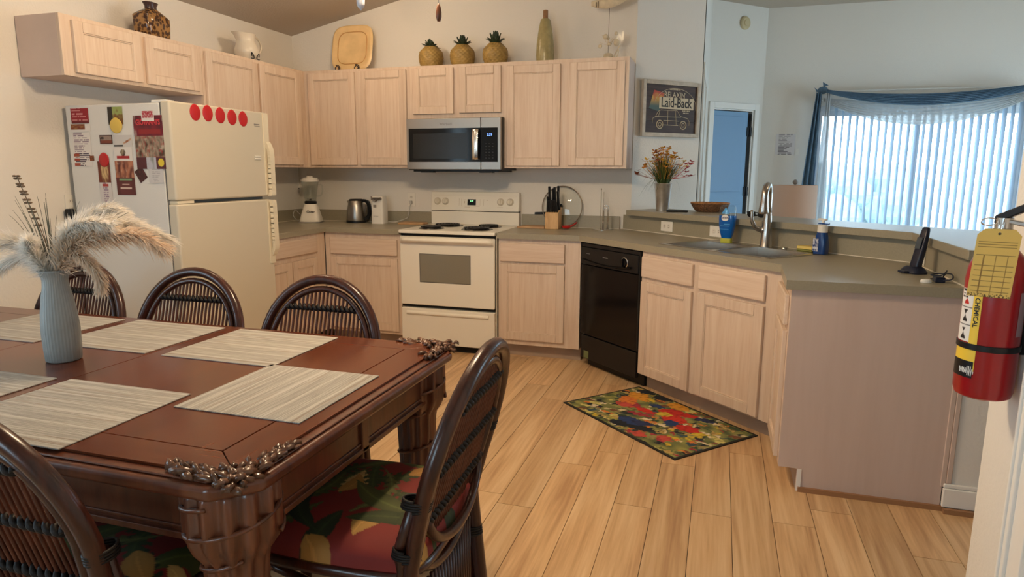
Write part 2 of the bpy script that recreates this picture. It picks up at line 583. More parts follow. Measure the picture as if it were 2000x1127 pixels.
# inner door and its casing
m = MB()
dwall(m, 0.02, 0.085, 0, 2.105, 0, 0.02); dwall(m, 0.705, 0.77, 0, 2.105, 0, 0.02); dwall(m, 0.085, 0.705, 2.04, 2.105, 0, 0.02)
dwall(m, 0.09, 0.105, 0, 2.04, -0.12, 0.0); dwall(m, 0.685, 0.70, 0, 2.04, -0.12, 0.0); dwall(m, 0.105, 0.685, 2.025, 2.04, -0.12, 0)
struct(m.build('trim_4', TRIM, bevel=0.003), 'white casing around the pale blue door')
m = MB()
dwall(m, 0.03, 0.80, 0, 2.2, -0.16, -0.121)
struct(m.build('added_door_backing', WALL))  # added backing that keeps sky light out of the door gap
BLUE = mat('pale_blue_door', (0.20, 0.36, 0.56), 0.45)  # one even pale blue base colour for the leaf
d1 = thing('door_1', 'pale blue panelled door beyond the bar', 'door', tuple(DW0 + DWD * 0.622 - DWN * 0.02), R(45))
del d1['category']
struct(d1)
# door local frame: hinge at origin, leaf runs to -x, front towards -y
m = MB().box(-0.535, -0.018, 0.02, 0.0, 0.018, 2.015)
for x0, x1, z0, z1 in [(-0.47, -0.30, 0.75, 0.98), (-0.23, -0.06, 0.75, 0.98), (-0.47, -0.30, 0.15, 0.66), (-0.23, -0.06, 0.15, 0.66)]:
    m.box(x0, -0.024, z0, x1, -0.018, z1)
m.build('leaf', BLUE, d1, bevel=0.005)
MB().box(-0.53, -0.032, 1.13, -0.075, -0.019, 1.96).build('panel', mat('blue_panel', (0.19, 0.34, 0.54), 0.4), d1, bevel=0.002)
MB().box(0.006, -0.012, 0.02, 0.060, 0.004, 2.0).build('hinge_gap', DARK, d1)
for z in (1.80, 1.13, 0.25):
    MB().box(-0.012, -0.026, z - 0.05, 0.062, -0.019, z + 0.05).cyl((0.03, -0.03, z - 0.055), (0.03, -0.03, z + 0.055), 0.010, 10).build('hinge', BLACKP, d1)
MB().tube(spline([(0.02, -0.03, 1.86), (0.03, -0.034, 1.93), (0.022, -0.034, 1.98), (0.012, -0.034, 1.93), (0.02, -0.03, 1.86)], 5), 0.006, 6).build('latch', BLACKP, d1)

# ---- floor: slab and planks
fl = MB().box(-1.45, -7.5, -0.12, 7.1, 3.4, -0.012).build('floor', DARK)
struct(fl, 'light oak plank floor')
PW, X0 = 0.1540, 1.616
rr = random.Random(5)
rest = MB()
k0, k1 = math.floor((-1.29 - X0) / PW), math.ceil((6.9 - X0) / PW)
for k in range(k0, k1):
    x0 = X0 + k * PW
    y = -7.25 - rr.uniform(0, 1.2)
    while y < 3.2:
        y1 = y + 1.22
        a, b = max(y, -7.25), min(y1, 3.2)
        if b - a > 0.02:
            cx, cy = x0 + PW / 2, (a + b) / 2
            h = (PW - 0.0022) / 2, (b - a - 0.0022) / 2
            inview = -0.75 < cx < 3.75 and b > -4.9 and a < -0.62 and not (cx > 3.0 and a > -1.9) and not (cx < 0.6 and b < -3.9)
            if inview:
                o = MB().box(-h[0], -h[1], -0.012, h[0], h[1], 0).build('plank', PLANK, fl)
                o.location = (cx, cy, 0)
            else:
                rest.box(cx - h[0], cy - h[1], -0.012, cx + h[0], cy + h[1], 0)
        y = y1
tag(rest.build('plank', PLANK, fl), kind='stuff')

# ---- sliding door with panes, beyond the bar
w1 = thing('window_1', 'white framed sliding glass door behind the blinds', 'window', (WX0, WY + 0.05, 0))
del w1['category']
struct(w1)
WW = WX1 - WX0
FR = mat('slider_frame', (0.70, 0.72, 0.74), 0.4)
m = MB()
m.box(0, -0.02, 0, 0.05, 0.07, WZ1).box(WW - 0.05, -0.02, 0, WW, 0.07, WZ1).box(0.05, -0.02, WZ1 - 0.05, WW - 0.05, 0.07, WZ1).box(0.05, -0.02, 0, WW - 0.05, 0.07, 0.04)
m.build('frame', FR, w1, bevel=0.004)
for x0, x1, y in ((0.05, WW / 2 + 0.03, 0.0), (WW / 2 - 0.03, WW - 0.05, 0.04)):
    s = MB().box(x0, y, 0.04, x0 + 0.055, y + 0.03, WZ1 - 0.05).box(x1 - 0.055, y, 0.04, x1, y + 0.03, WZ1 - 0.05)
    s.box(x0 + 0.055, y, 0.04, x1 - 0.055, y + 0.03, 0.12).box(x0 + 0.055, y, WZ1 - 0.11, x1 - 0.055, y + 0.03, WZ1 - 0.05)
    so = s.build('sash', FR, w1, bevel=0.003)
    MB().box(x0 + 0.05, y + 0.012, 0.11, x1 - 0.05, y + 0.016, WZ1 - 0.1).build('pane', GLASS, so)
# side window (out of the picture)
w2 = thing('window_2', 'narrow window in the left wall', 'window', (XL - 0.07, -4.75, 0.15))
del w2['category']
struct(w2)
m = MB().box(-0.03, -0.35, 0, 0.03, -0.31, 1.95).box(-0.03, 0.31, 0, 0.03, 0.35, 1.95).box(-0.03, -0.31, 0, 0.03, 0.31, 0.04).box(-0.03, -0.31, 1.91, 0.03, 0.31, 1.95)
fo = m.build('frame', FR, w2)
MB().box(-0.003, -0.31, 0.04, 0.003, 0.31, 1.91).build('pane', GLASS, fo)
w3 = thing('fill_window_rear', 'added unseen window in the rear wall for fill light', 'window', (0.6, -7.33, 0.9))  # unseen window, put in as a source of fill daylight
del w3['category']
struct(w3)
m = MB().box(-0.7, -0.03, 0, -0.65, 0.03, 1.2).box(0.65, -0.03, 0, 0.7, 0.03, 1.2).box(-0.65, -0.03, 0, 0.65, 0.03, 0.05).box(-0.65, -0.03, 1.15, 0.65, 0.03, 1.2).box(-0.025, -0.03, 0.05, 0.025, 0.03, 1.15)
fo = m.build('frame', FR, w3)
MB().box(-0.65, -0.003, 0.05, 0.65, 0.003, 1.15).build('pane', GLASS, fo)
w4 = thing('fill_window_living', 'added unseen side window brightening the living room', 'window', (7.07, 0.9, 0.3))  # unseen window, added to raise the daylight in the far room
del w4['category']
struct(w4)
m = MB().box(-0.03, -1.1, 0, 0.03, -1.05, 1.8).box(-0.03, 1.05, 0, 0.03, 1.1, 1.8).box(-0.03, -1.05, 0, 0.03, 1.05, 0.05).box(-0.03, -1.05, 1.75, 0.03, 1.05, 1.8).box(-0.03, -0.025, 0.05, 0.03, 0.025, 1.75)
fo = m.build('frame', FR, w4)
MB().box(-0.003, -1.05, 0.05, 0.003, 1.05, 1.75).build('pane', GLASS, fo)

# ---- outside, seen between the blind slats
struct(MB().box(-30, 3.6, -0.25, 40, 60, -0.1).build('ground', mat('pale_patio', (0.62, 0.62, 0.6), 0.8, var=0.05)), 'pale patio paving outside')
tag(MB().prism([(3.6, 6.2), (5.6, 6.2), (5.6, 9.5), (3.6, 9.5)], -0.10, -0.06).build('pool', mat('pool_water', (0.22, 0.50, 0.55), 0.15)),
    'turquoise swimming pool outside the sliding door', 'pool')
hedge = MB()
rr = random.Random(3)
for i in range(60):
    x = 2.0 + 4.6 * rr.random(); z = rr.uniform(0.3, 1.35 - 0.16 * abs(x - 3.4))
    hedge.sphere((x, 12.2 + rr.uniform(-0.4, 0.4), z), rr.uniform(0.35, 0.6), 8, 6)
tag(hedge.build('hedge', mat('hedge_green', (0.22, 0.28, 0.30), 0.8, var=0.2)), 'dark green hedge beyond the pool outside', 'hedge')
fence = thing('patio_fence', 'pale low fence at the edge of the patio outside', 'fence', (9, 13.5, -0.1))
for z in (0.5, 1.15):
    MB().box(-4, -0.03, z, 6, 0.03, z + 0.1).build('rail', mat('fence_white', (0.8, 0.8, 0.8), 0.5), fence)
for i in range(6):
    MB().box(-4 + 2 * i - 0.05, -0.05, 0, -4 + 2 * i + 0.05, 0.05, 1.35).build('post', MATS['fence_white'], fence)

# ------------------------------------------------------------------ cabinets
def add_door(par, x0, x1, z0, z1, y=-0.02, fw=0.056):
    m = MB()
    m.box(x0, y, z0, x0 + fw, 0, z1).box(x1 - fw, y, z0, x1, 0, z1)
    m.box(x0 + fw, y, z0, x1 - fw, 0, z0 + fw).box(x0 + fw, y, z1 - fw, x1 - fw, 0, z1)
    d = m.build('door', OAK, par, bevel=0.004)
    MB().box(x0 + fw - 0.002, y + 0.009, z0 + fw - 0.002, x1 - fw + 0.002, -0.001, z1 - fw + 0.002).build('panel', OAK, d)
    b = MB()
    e, t = fw, 0.006
    b.box(x0 + e, y + 0.003, z0 + e, x0 + e + t, y + 0.012, z1 - e).box(x1 - e - t, y + 0.003, z0 + e, x1 - e, y + 0.012, z1 - e)
    b.box(x0 + e + t, y + 0.003, z0 + e, x1 - e - t, y + 0.012, z0 + e + t).box(x0 + e + t, y + 0.003, z1 - e - t, x1 - e - t, y + 0.012, z1 - e)
    b.build('bead', OAK, d, bevel=0.002)
    return d


def add_drawer(par, x0, x1, z0, z1):
    return MB().box(x0, -0.021, z0, x1, 0, z1).build('drawer', OAKH, par, bevel=0.006, seg=2)


def cabinet(name, label, loc, rz, w, depth, z0, z1, doors, drawers=(), toe=False, group=None, stiles=None, cutback=0.0, hollow_top=False):
    """front face frame in the local plane y = 0, carcass towards +y"""
    c = thing(name, label, 'cabinet', loc, rz, group)
    t = 0.016
    m = MB()
    b0 = z0 + (0.0 if not toe else 0.10)
    m.box(0, 0.019, b0, t, depth, z1)
    m.box(w - t, 0.019, b0, w, depth - cutback, z1)
    m.box(t, 0.019, b0, w - t, depth - cutback, b0 + t)
    if not hollow_top: m.box(t, 0.019, z1 - t, w - t, depth - cutback, z1)
    if cutback == 0: m.box(t, depth - 0.008, b0 + t, w - t, depth, z1 - t)
    m.build('body', OAKS, c)
    # face frame: stiles at the given x spans, rails above, below and between
    f = MB()
    spans = stiles or [(0, 0.04), (w - 0.04, w)]
    rows = sorted({*[(d[2], d[3]) for d in doors], *[(d[2], d[3]) for d in drawers]})
    f.box(0.001, 0, b0, w - 0.001, 0.0188, rows[0][0] + 0.02)
    f.box(0.001, 0, rows[-1][1] - 0.02, w - 0.001, 0.0188, z1 - 0.0004)
    for (a, b), (c2, d2) in zip(rows, rows[1:]):
        if c2 > b: f.box(0.001, 0.0, b - 0.012, w - 0.001, 0.0188, c2 + 0.012)
    for a, b in spans:
        f.box(a, -0.0005, b0, b, 0.0185, z1)
    f.box(0.002, 0.012, b0 + 0.005, w - 0.002, 0.0175, z1 - 0.005)
    f.build('face_frame', OAK, c)
    for d in doors: add_door(c, *d)
    for d in drawers: add_drawer(c, *d)
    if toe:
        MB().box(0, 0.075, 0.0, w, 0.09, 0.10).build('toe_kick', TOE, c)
    return c


G = 'whitewashed oak wall cabinets'
GB = 'whitewashed oak base cabinets'
XU = XL + 0.305
cabinet('wall_cabinet', 'short two-door oak wall cabinet above the refrigerator', (XU, -2.407, 0), R(90), 0.975, 0.30, 1.828, 2.134,
        [(0.062, 0.487, 1.847, 2.112), (0.522, 0.932, 1.847, 2.112)], group=G, stiles=[(0, 0.08), (0.47, 0.54), (0.90, 0.975)])
cabinet('wall_cabinet', 'tall two-door oak wall cabinet between refrigerator and corner', (XU, -1.430, 0), R(90), 1.42, 0.30, 1.371, 2.134,
        [(0.025, 0.535, 1.392, 2.112), (0.560, 1.045, 1.392, 2.112)], group=G, stiles=[(0, 0.045), (0.51, 0.59), (1.02, 1.125)])
cabinet('wall_cabinet', 'two-door oak wall cabinet under the square platter', (XU, -0.305, 0), 0, 0.938, 0.30, 1.371, 2.134,
        [(0.045, 0.468, 1.390, 2.112), (0.505, 0.915, 1.390, 2.112)], group=G, stiles=[(0, 0.07), (0.45, 0.53), (0.89, 0.938)])
cabinet('wall_cabinet', 'short two-door oak wall cabinet above the microwave', (-0.052, -0.305, 0), 0, 0.762, 0.30, 1.745, 2.134,
        [(0.030, 0.367, 1.775, 2.112), (0.412, 0.744, 1.778, 2.112)], group=G, stiles=[(0, 0.05), (0.34, 0.44), (0.72, 0.762)])
cabinet('wall_cabinet', 'two-door oak wall cabinet right of the microwave', (0.710, -0.305, 0), 0, 0.914, 0.30, 1.371, 2.134,
        [(0.025, 0.430, 1.388, 2.105), (0.494, 0.888, 1.390, 2.108)], group=G, stiles=[(0, 0.05), (0.40, 0.52), (0.86, 0.914)])

cabinet('base_cabinet', 'oak base cabinet beside the refrigerator with wide drawer', (-0.66, -1.375, 0), R(90), 0.755, 0.62, 0, 0.875,
        [(0.03, 0.305, 0.125, 0.695), (0.318, 0.630, 0.125, 0.695)], [(0.03, 0.63, 0.735, 0.850)], True, GB, [(0, 0.05), (0.28, 0.34), (0.61, 0.755)])
cabinet('base_cabinet', 'oak base cabinet left of the range', (-0.658, -0.61, 0), 0, 0.652, 0.60, 0, 0.875,
        [(0.050, 0.628, 0.125, 0.690)], [(0.050, 0.628, 0.712, 0.838)], True, GB, [(0, 0.07), (0.61, 0.652)])
cabinet('base_cabinet', 'oak base cabinet between range and dishwasher', (0.772, -0.61, 0), 0, 0.600, 0.60, 0, 0.875,
        [(0.016, 0.490, 0.138, 0.695)], [(0.016, 0.490, 0.712, 0.845)], True, GB, [(0, 0.04), (0.46, 0.60)])
cabinet('base_cabinet', 'oak sink base cabinet with two doors behind the parrot mat', tuple(dg(0.606, 0.02)), -DA, 1.005, 0.55, 0, 0.875,
        [(0.012, 0.428, 0.108, 0.690), (0.474, 0.912, 0.112, 0.692)], [(0.012, 0.428, 0.718, 0.845), (0.474, 0.910, 0.716, 0.848)],
        True, GB, [(0, 0.04), (0.40, 0.50), (0.88, 1.005)], cutback=0.46, hollow_top=True)
ec = cabinet('base_cabinet', 'narrow oak end cabinet with a plain side panel', (2.577, -1.742, 0), R(-90), 0.462, 0.605, 0, 0.875,
             [(0.06, 0.425, 0.125, 0.690)], [(0.06, 0.425, 0.712, 0.845)], True, GB, [(0, 0.09), (0.40, 0.462)])
# plain end panel with its toe notch
m = MB()
pts = [(0.0, 0.10), (0.075, 0.10), (0.075, 0.0), (0.618, 0.0), (0.618, 0.874), (0.0, 0.874)]
n = len(pts)
m.add([(0.462, y, z) for y, z in pts] + [(0.470, y, z) for y, z in pts],
      [(0, 1, 4, 5), (1, 2, 3, 4), (n + 5, n + 4, n + 1, n), (n + 4, n + 3, n + 2, n + 1)] + [(i, (i + 1) % n, n + (i + 1) % n, n + i) for i in range(n)])
m.build('end_panel', wood('pale_oak_veneer', (0.58, 0.45, 0.385), (0.62, 0.49, 0.425), (7, 7, 0.5), 0.5, c2=(0.605, 0.475, 0.41), bump=0.0), ec)
MB().box(0.40, 0.076, 0.0, 0.474, 0.094, 0.098).build('corner_block', TRIM, ec)

# ------------------------------------------------------------------ worktops
CAULK = mat('white_caulk', (0.74, 0.69, 0.58), 0.5)
m = MB().prism([(XL + 0.004, -1.388), (-0.64, -1.388), (-0.64, -0.64), (-0.004, -0.64), (-0.004, -0.003), (XL + 0.004, -0.003)], 0.876, 0.915)
wt = tag(m.build('worktop', LAM, bevel=0.004), 'olive grey laminate worktop under the blender and kettle', 'worktop')
MB().box(XL + 0.004, -0.022, 0.915, -0.006, -0.003, 1.012).box(XL + 0.004, -1.388, 0.915, XL + 0.022, -0.022, 1.012).build('backsplash', LAM, wt, bevel=0.002)
MB().box(XL + 0.022, -0.026, 0.9152, -0.006, -0.022, 0.918).box(XL + 0.022, -1.388, 0.9152, XL + 0.026, -0.026, 0.918).build('caulk', CAULK, wt)

P = [(0.767, -0.64), (1.372, -0.64), dg2(0.0, -0.003), dg2(1.605, -0.003), (2.553, -1.76), (2.553, -2.226), (XS, -2.226), at_x(XS, SPL), at_x(1.575, SPL), (1.572, -0.003), (0.767, -0.003)]
P = [(0.767, -0.64), (1.365, -0.64), dg2(1.605, -0.003), (2.553, -2.226), (XS, -2.226), at_x(XS, SPL), (1.574, -0.003), (0.767, -0.003)]
S0, S1, N0, N1 = 0.665, 1.425, 0.135, 0.505
a_s, a_n = (DD.x, DD.y), (DN.x, DN.y)
cs = lambda s: a_s[0] * DP.x + a_s[1] * DP.y + s
cn = lambda nn: a_n[0] * DP.x + a_n[1] * DP.y + nn
m = MB()
left = clip(P, *a_s, cs(S0))
right = clip(P, -a_s[0], -a_s[1], -cs(S1))
mid = clip(clip(P, *a_s, cs(S1)), -a_s[0], -a_s[1], -cs(S0))
for q in (left, right, clip(mid, *a_n, cn(N0)), clip(mid, -a_n[0], -a_n[1], -cn(N1))):
    m.prism(q, 0.876, 0.915)
wt2 = tag(m.build('worktop', LAM), 'olive grey laminate worktop around the sink', 'worktop')
m = MB().box(0.769, -0.022, 0.915, 1.552, -0.003, 1.012)
m.build('backsplash', LAM, wt2, bevel=0.002)
m = MB().prism([(1.545, -0.003), at_x(1.60, SPL), at_x(XS, SPL), (XS, -2.222), (XS + 0.02, -2.222), at_x(XS + 0.02, SPL + 0.02), at_x(1.60, SPL + 0.02)], 0.915, 1.026)
m = MB().prism([at_x(1.575, SPL), at_x(XS, SPL), (XS, -2.222), (XS + 0.02, -2.222), at_x(XS + 0.02, SPL + 0.02), at_x(1.60, SPL + 0.02)], 0.915, 1.026)
m.build('backsplash', LAM, wt2)
m = MB().box(0.769, -0.026, 0.9152, 1.55, -0.022, 0.918)
m.prism([at_x(1.56, SPL - 0.005), at_x(XS - 0.005, SPL - 0.005), (XS - 0.005, -2.222), (XS, -2.222), at_x(XS, SPL), at_x(1.57, SPL)], 0.9152, 0.9185)
m.build('caulk', CAULK, wt2)

bar = MB().prism([dg2(-0.205, 0.566), at_x(3.168, 0.566), (3.168, -2.27), (3.62, -2.27), at_x(3.62, 0.985), dg2(-0.222, 0.985)], 1.028, 1.067)
tag(bar.build('bar_top', LAM, bevel=0.004), 'raised olive laminate bar top behind the sink', 'bar top')

# ------------------------------------------------------------------ range
rg = thing('electric_range', 'cream freestanding electric range with coil burners', 'range', (0.003, 0, 0))
W = 0.756
MB().box(0, -0.615, 0.05, W, -0.03, 0.895).build('body', CREAM, rg)
MB().box(0.02, -0.60, 0.0, W - 0.02, -0.05, 0.05).build('plinth', DARK, rg)
MB().box(0.006, -0.63, 0.335, W - 0.006, -0.615, 0.90).build('door_gap', DARK, rg)
d = MB().box(0.004, -0.652, 0.355, W - 0.004, -0.630, 0.872).build('oven_door', CREAM, rg, bevel=0.008, seg=3)
MB().box(0.168, -0.6545, 0.535, 0.562, -0.650, 0.740).build('window', mat('oven_glass', (0.235, 0.215, 0.165), 0.18, var=0.06, vscale=400), d, bevel=0.002)
MB().box(0.162, -0.6535, 0.529, 0.568, -0.6505, 0.746).build('window_rim', mat('oven_rim', (0.14, 0.13, 0.11), 0.4), d, bevel=0.002)
h = MB()
h.grid(lambda u, v: (0.012 + u * (W - 0.024), -0.652 - 0.040 * math.sin(math.pi * v) * (1 - abs(2 * u - 1) ** 14 * 0.9), 0.872 - 0.052 * v - 0.0), 30, 8)
h.box(0.02, -0.672, 0.822, W - 0.02, -0.652, 0.868)
h.build('handle', mat('cream_handle', (0.84, 0.79, 0.68), 0.25), d, smooth='all')
dw = MB().box(0.004, -0.650, 0.055, W - 0.004, -0.62, 0.330).build('drawer', CREAM, rg, bevel=0.007, seg=3)
MB().grid(lambda u, v: (0.05 + u * (W - 0.10), -0.650 - 0.014 * math.sin(math.pi * v) ** 0.6, 0.308 - 0.03 * v), 20, 8).build('pull_ridge', CREAM, dw, smooth='all')
ct = MB().box(-0.001, -0.662, 0.893, W + 0.001, -0.058, 0.918).build('cooktop', CREAM, rg, bevel=0.006, seg=3)
COIL = mat('coil_element', (0.012, 0.011, 0.011), 0.4)
BOWL = mat('drip_bowl', (0.10, 0.095, 0.09), 0.25, 0.9)
for cx, cy, r in ((0.19, -0.485, 0.077), (0.215, -0.215, 0.098), (0.555, -0.475, 0.098), (0.560, -0.215, 0.077)):
    bn = MB().lathe([(r + 0.022, 0.9185), (r + 0.018, 0.9225), (r + 0.008, 0.921), (r * 0.6, 0.9195), (0.001, 0.9192)], 28, (cx, cy, 0), cap=False).build('drip_bowl', BOWL, rg, smooth=True)
    pts = [(cx + (0.016 + (r - 0.016) * t) * math.cos(2 * math.pi * 3.6 * t), cy + (0.016 + (r - 0.016) * t) * math.sin(2 * math.pi * 3.6 * t), 0.9315) for t in [i / 90 for i in range(91)]]
    MB().tube(pts, 0.0062, 6).cyl((cx - r, cy, 0.924), (cx + r, cy, 0.924), 0.003, 6).cyl((cx, cy - r, 0.924), (cx, cy + r, 0.924), 0.003, 6).build('coil', COIL, bn, smooth=True)
bgd = MB().box(0.0, -0.062, 0.918, W, -0.006, 1.025).build('backguard', CREAM, rg, bevel=0.004)
m = MB()
pr_ = [(-0.006, 1.030), (-0.072, 1.030), (-0.050, 1.183), (-0.006, 1.183)]
m.add([(0, y, z) for y, z in pr_] + [(W, y, z) for y, z in pr_], [(0, 1, 2, 3), (7, 6, 5, 4)] + [(i, i + 4, (i + 1) % 4 + 4, (i + 1) % 4) for i in range(4)])
cp = m.build('control_panel', CREAM, rg, bevel=0.005)
MB().box(0.002, -0.058, 1.024, W - 0.002, -0.01, 1.031).build('black_seam', DARK, rg)
tilt = math.atan2(0.022, 0.153)
def on_panel(x, z):
    return Matrix.Translation((x, -0.072 + (z - 1.030) * 0.022 / 0.153 - 0.0008, z)) @ Matrix.Rotation(R(90) - tilt, 4, 'X')
for i, x in enumerate((0.058, 0.128, 0.603, 0.683)):
    k = MB().lathe([(0.026, 0), (0.026, 0.003), (0.023, 0.006), (0.020, 0.016), (0.0001, 0.017)], 24).box(-0.0045, -0.020, 0.012, 0.0045, 0.020, 0.024)
    kn = k.xf(on_panel(x, 1.105)).build('knob', mat('knob_cream', (0.72, 0.66, 0.54), 0.35), cp, smooth=True)
    ring = MB().lathe([(0.030, 0), (0.030, 0.0008), (0.027, 0.0008), (0.027, 0)], 28, cap=False).xf(on_panel(x, 1.105)).build('knob_ring', ALMOND_D, cp)
MB().box(-0.036, -0.024, 0, 0.036, 0.024, 0.002).xf(on_panel(0.357, 1.100)).build('display', BLACK, cp)
text_mesh('display_digits', '2:29', 0.017, mat('green_digits', (0.1, 0.6, 0.2), 0.5, emit=(0.35, 1.0, 0.45), estr=2.2), cp, on_panel(0.357, 1.110) @ Matrix.Translation((0, 0, 0.0024)))
m = MB()
for x, z, w, hh in [(0.295, 1.118, 0.018, 0.004), (0.295, 1.100, 0.006, 0.018), (0.27, 1.10, 0.0015, 0.06), (0.25, 1.10, 0.0015, 0.06), (0.43, 1.10, 0.0015, 0.05), (0.46, 1.10, 0.0015, 0.05), (0.32, 1.062, 0.045, 0.003), (0.40, 1.067, 0.05, 0.0012),
                    (0.06, 1.066, 0.05, 0.0012), (0.13, 1.066, 0.05, 0.0012), (0.60, 1.066, 0.05, 0.0012), (0.68, 1.060, 0.06, 0.0012), (0.49, 1.118, 0.014, 0.004)]:
    t = MB().box(-w / 2, -hh / 2, 0, w / 2, hh / 2, 0.0008).xf(on_panel(x, z))
    m.add(t.v, t.f)
m.build('printed_marks', ALMOND_D, cp)
MB().box(0.02, -0.0545, 1.150, W - 0.02, -0.050, 1.1525).build('panel_line', ALMOND_D, cp)

# ------------------------------------------------------------------ microwave
mw = thing('microwave', 'stainless steel over-the-range microwave oven', 'microwave', (-0.041, -0.003, 1.342))
W, H, D = 0.757, 0.396, 0.397
MB().box(0, -D + 0.03, 0.012, W, 0, H).build('body', BLACKP, mw)
MB().box(0.03, -D + 0.05, 0.0, W - 0.03, -0.02, 0.012).box(0.10, -D + 0.03, -0.006, 0.20, -D + 0.09, 0.003).box(0.58, -D + 0.03, -0.006, 0.68, -D + 0.09, 0.003).build('underside_vent', BLACKP, mw)
dr = MB().box(0, -D, 0.018, 0.601, -D + 0.03, H - 0.002).build('door', STEEL, mw, bevel=0.003)
MB().box(0.605, -D, 0.018, W, -D + 0.03, H - 0.002).build('control_frame', STEEL, mw, bevel=0.003)
MB().box(0.020, -D - 0.002, 0.074, 0.601, -D + 0.001, 0.322).build('window', BLACK, dr, bevel=0.001)
MB().box(0.055, -D - 0.0026, 0.098, 0.50, -D - 0.0015, 0.285).build('window_mesh', mat('window_mesh', (0.010, 0.010, 0.009), 0.22), dr)
MB().box(0.605, -D - 0.002, 0.074, 0.735, -D + 0.001, 0.322).build('control_panel', BLACK, mw, bevel=0.001)
hp = [(0.564, -D - 0.004, 0.088), (0.566, -D - 0.024, 0.10), (0.568, -D - 0.034, 0.20), (0.568, -D - 0.024, 0.30), (0.567, -D - 0.004, 0.312)]
hm = MB()
pts = spline(hp, 6)
hm.grid(lambda u, v: (pts[min(len(pts) - 1, int(round(v * (len(pts) - 1))))] + Vector(((u - 0.5) * 0.044, -0.004 * math.sin(math.pi * u), 0))), 6, len(pts) - 1)
hm.grid(lambda u, v: (pts[min(len(pts) - 1, int(round(v * (len(pts) - 1))))] + Vector(((0.5 - u) * 0.044, 0.008, 0))), 6, len(pts) - 1)
hm.box(0.548, -D - 0.02, 0.09, 0.588, -D, 0.104).box(0.548, -D - 0.02, 0.296, 0.588, -D, 0.31)
hm.build('handle', mat('polished_steel', (0.75, 0.72, 0.67), 0.2, 1.0), dr, smooth=True)
VX = Matrix.Rotation(R(90), 4, 'X')
text_mesh('brand_text', 'Whirlpool', 0.024, GREYINK, dr, Matrix.Translation((0.325, -D - 0.0008, 0.352)) @ VX)
text_mesh('display_digits', '2:29', 0.024, mat('blue_digits', (0.05, 0.1, 0.5), 0.5, emit=(0.2, 0.4, 1.0), estr=2.5), mw, Matrix.Translation((0.672, -D - 0.003, 0.270)) @ VX)
m = MB()
for i in range(3):
    for j in range(6):
        m.box(0.640 + i * 0.026, -D - 0.0028, 0.10 + j * 0.021, 0.650 + i * 0.026, -D - 0.0018, 0.1035 + j * 0.021)
m.build('keypad_marks', mat('keypad_grey', (0.05, 0.05, 0.055), 0.5), mw)

# ------------------------------------------------------------------ dishwasher
dwh = thing('dishwasher', 'black built-in dishwasher with silver dial ring', 'dishwasher', tuple(dg(0.002, 0.02)), -DA)
W = 0.598
MB().box(0.004, 0.02, 0.10, W - 0.004, 0.52, 0.870).build('body', BLACKP, dwh)
dr = MB().box(0.002, -0.012, 0.238, W - 0.012, 0.02, 0.722).build('door', BLACK, dwh, bevel=0.004)
MB().box(0.0, -0.008, 0.845, W, 0.02, 0.868).box(W - 0.012, -0.012, 0.238, W, 0.02, 0.868).build('trim_frame', BLACKP, dwh, bevel=0.002)
cp = MB().box(0.002, -0.018, 0.728, W - 0.013, 0.02, 0.842).build('control_panel', BLACKP, dwh, bevel=0.004)
MB().grid(lambda u, v: (0.03 + 0.50 * u, -0.018 - 0.016 * math.sin(math.pi * v), 0.752 - 0.020 * math.sin(math.pi * u) + 0.016 * v), 20, 6).build('handle_lip', BLACK, cp, smooth='all')
MB().lathe([(0.034, 0), (0.034, 0.006), (0.029, 0.008), (0.029, 0)], 28, cap=False).xf(Matrix.Translation((0.462, -0.018, 0.785)) @ VX).build('dial_ring', mat('silver_ring', (0.55, 0.55, 0.53), 0.25, 1.0), cp)
MB().lathe([(0.026, 0), (0.025, 0.016), (0.0001, 0.018)], 24).box(-0.004, -0.024, 0.012, 0.004, 0.024, 0.026).xf(Matrix.Translation((0.462, -0.018, 0.785)) @ VX).build('dial', BLACK, cp, smooth=True)
MB().box(0.24, -0.0188, 0.790, 0.29, -0.0178, 0.795).box(0.06, -0.0188, 0.800, 0.10, -0.0178, 0.803).build('printed_marks', mat('panel_print', (0.25, 0.25, 0.25), 0.5), cp)
MB().box(0.010, -0.006, 0.062, W - 0.014, 0.02, 0.228).build('lower_panel', BLACKP, dwh, bevel=0.003)
MB().box(0.014, 0.055, 0.005, W, 0.075, 0.10).build('toe_kick', BLACKP, dwh)
MB().box(0.042, -0.0075, 0.068, 0.096, -0.006, 0.118).build('sticker', mat('green_sticker', (0.16, 0.19, 0.08), 0.5), dwh)

# ------------------------------------------------------------------ refrigerator
fr = thing('refrigerator', 'cream top-freezer refrigerator with flyers on its side', 'refrigerator', (-1.255, -1.41, 0), R(90))
# local x runs along the wall towards -Y ... built in world axes instead
fr.rotation_euler = (0, 0, 0)
fr.location = (-1.255, -2.21, 0)
FSIDE = mat('fridge_side_enamel', (0.74, 0.73, 0.70), 0.45, bump=0.15, bscale=260)
MB().box(0, 0.004, 0.03, 0.655, 0.796, 1.700).build('body', FSIDE, fr, bevel=0.006)
MB().box(0.05, 0.03, 0.0, 0.64, 0.77, 0.03).build('plinth', DARK, fr)
MB().box(0.655, 0.01, 0.05, 0.664, 0.79, 1.695).build('gasket', mat('grey_gasket', (0.2, 0.19, 0.17), 0.6), fr)
fd = MB().box(0.664, 0.0, 1.182, 0.726, 0.800, 1.710).build('freezer_door', FRIDGE, fr, bevel=0.012, seg=3)
ld = MB().box(0.664, 0.0, 0.060, 0.726, 0.800, 1.164).build('lower_door', FRIDGE, fr, bevel=0.012, seg=3)
HAN = mat('cream_handle_plastic', (0.78, 0.70, 0.53), 0.35)
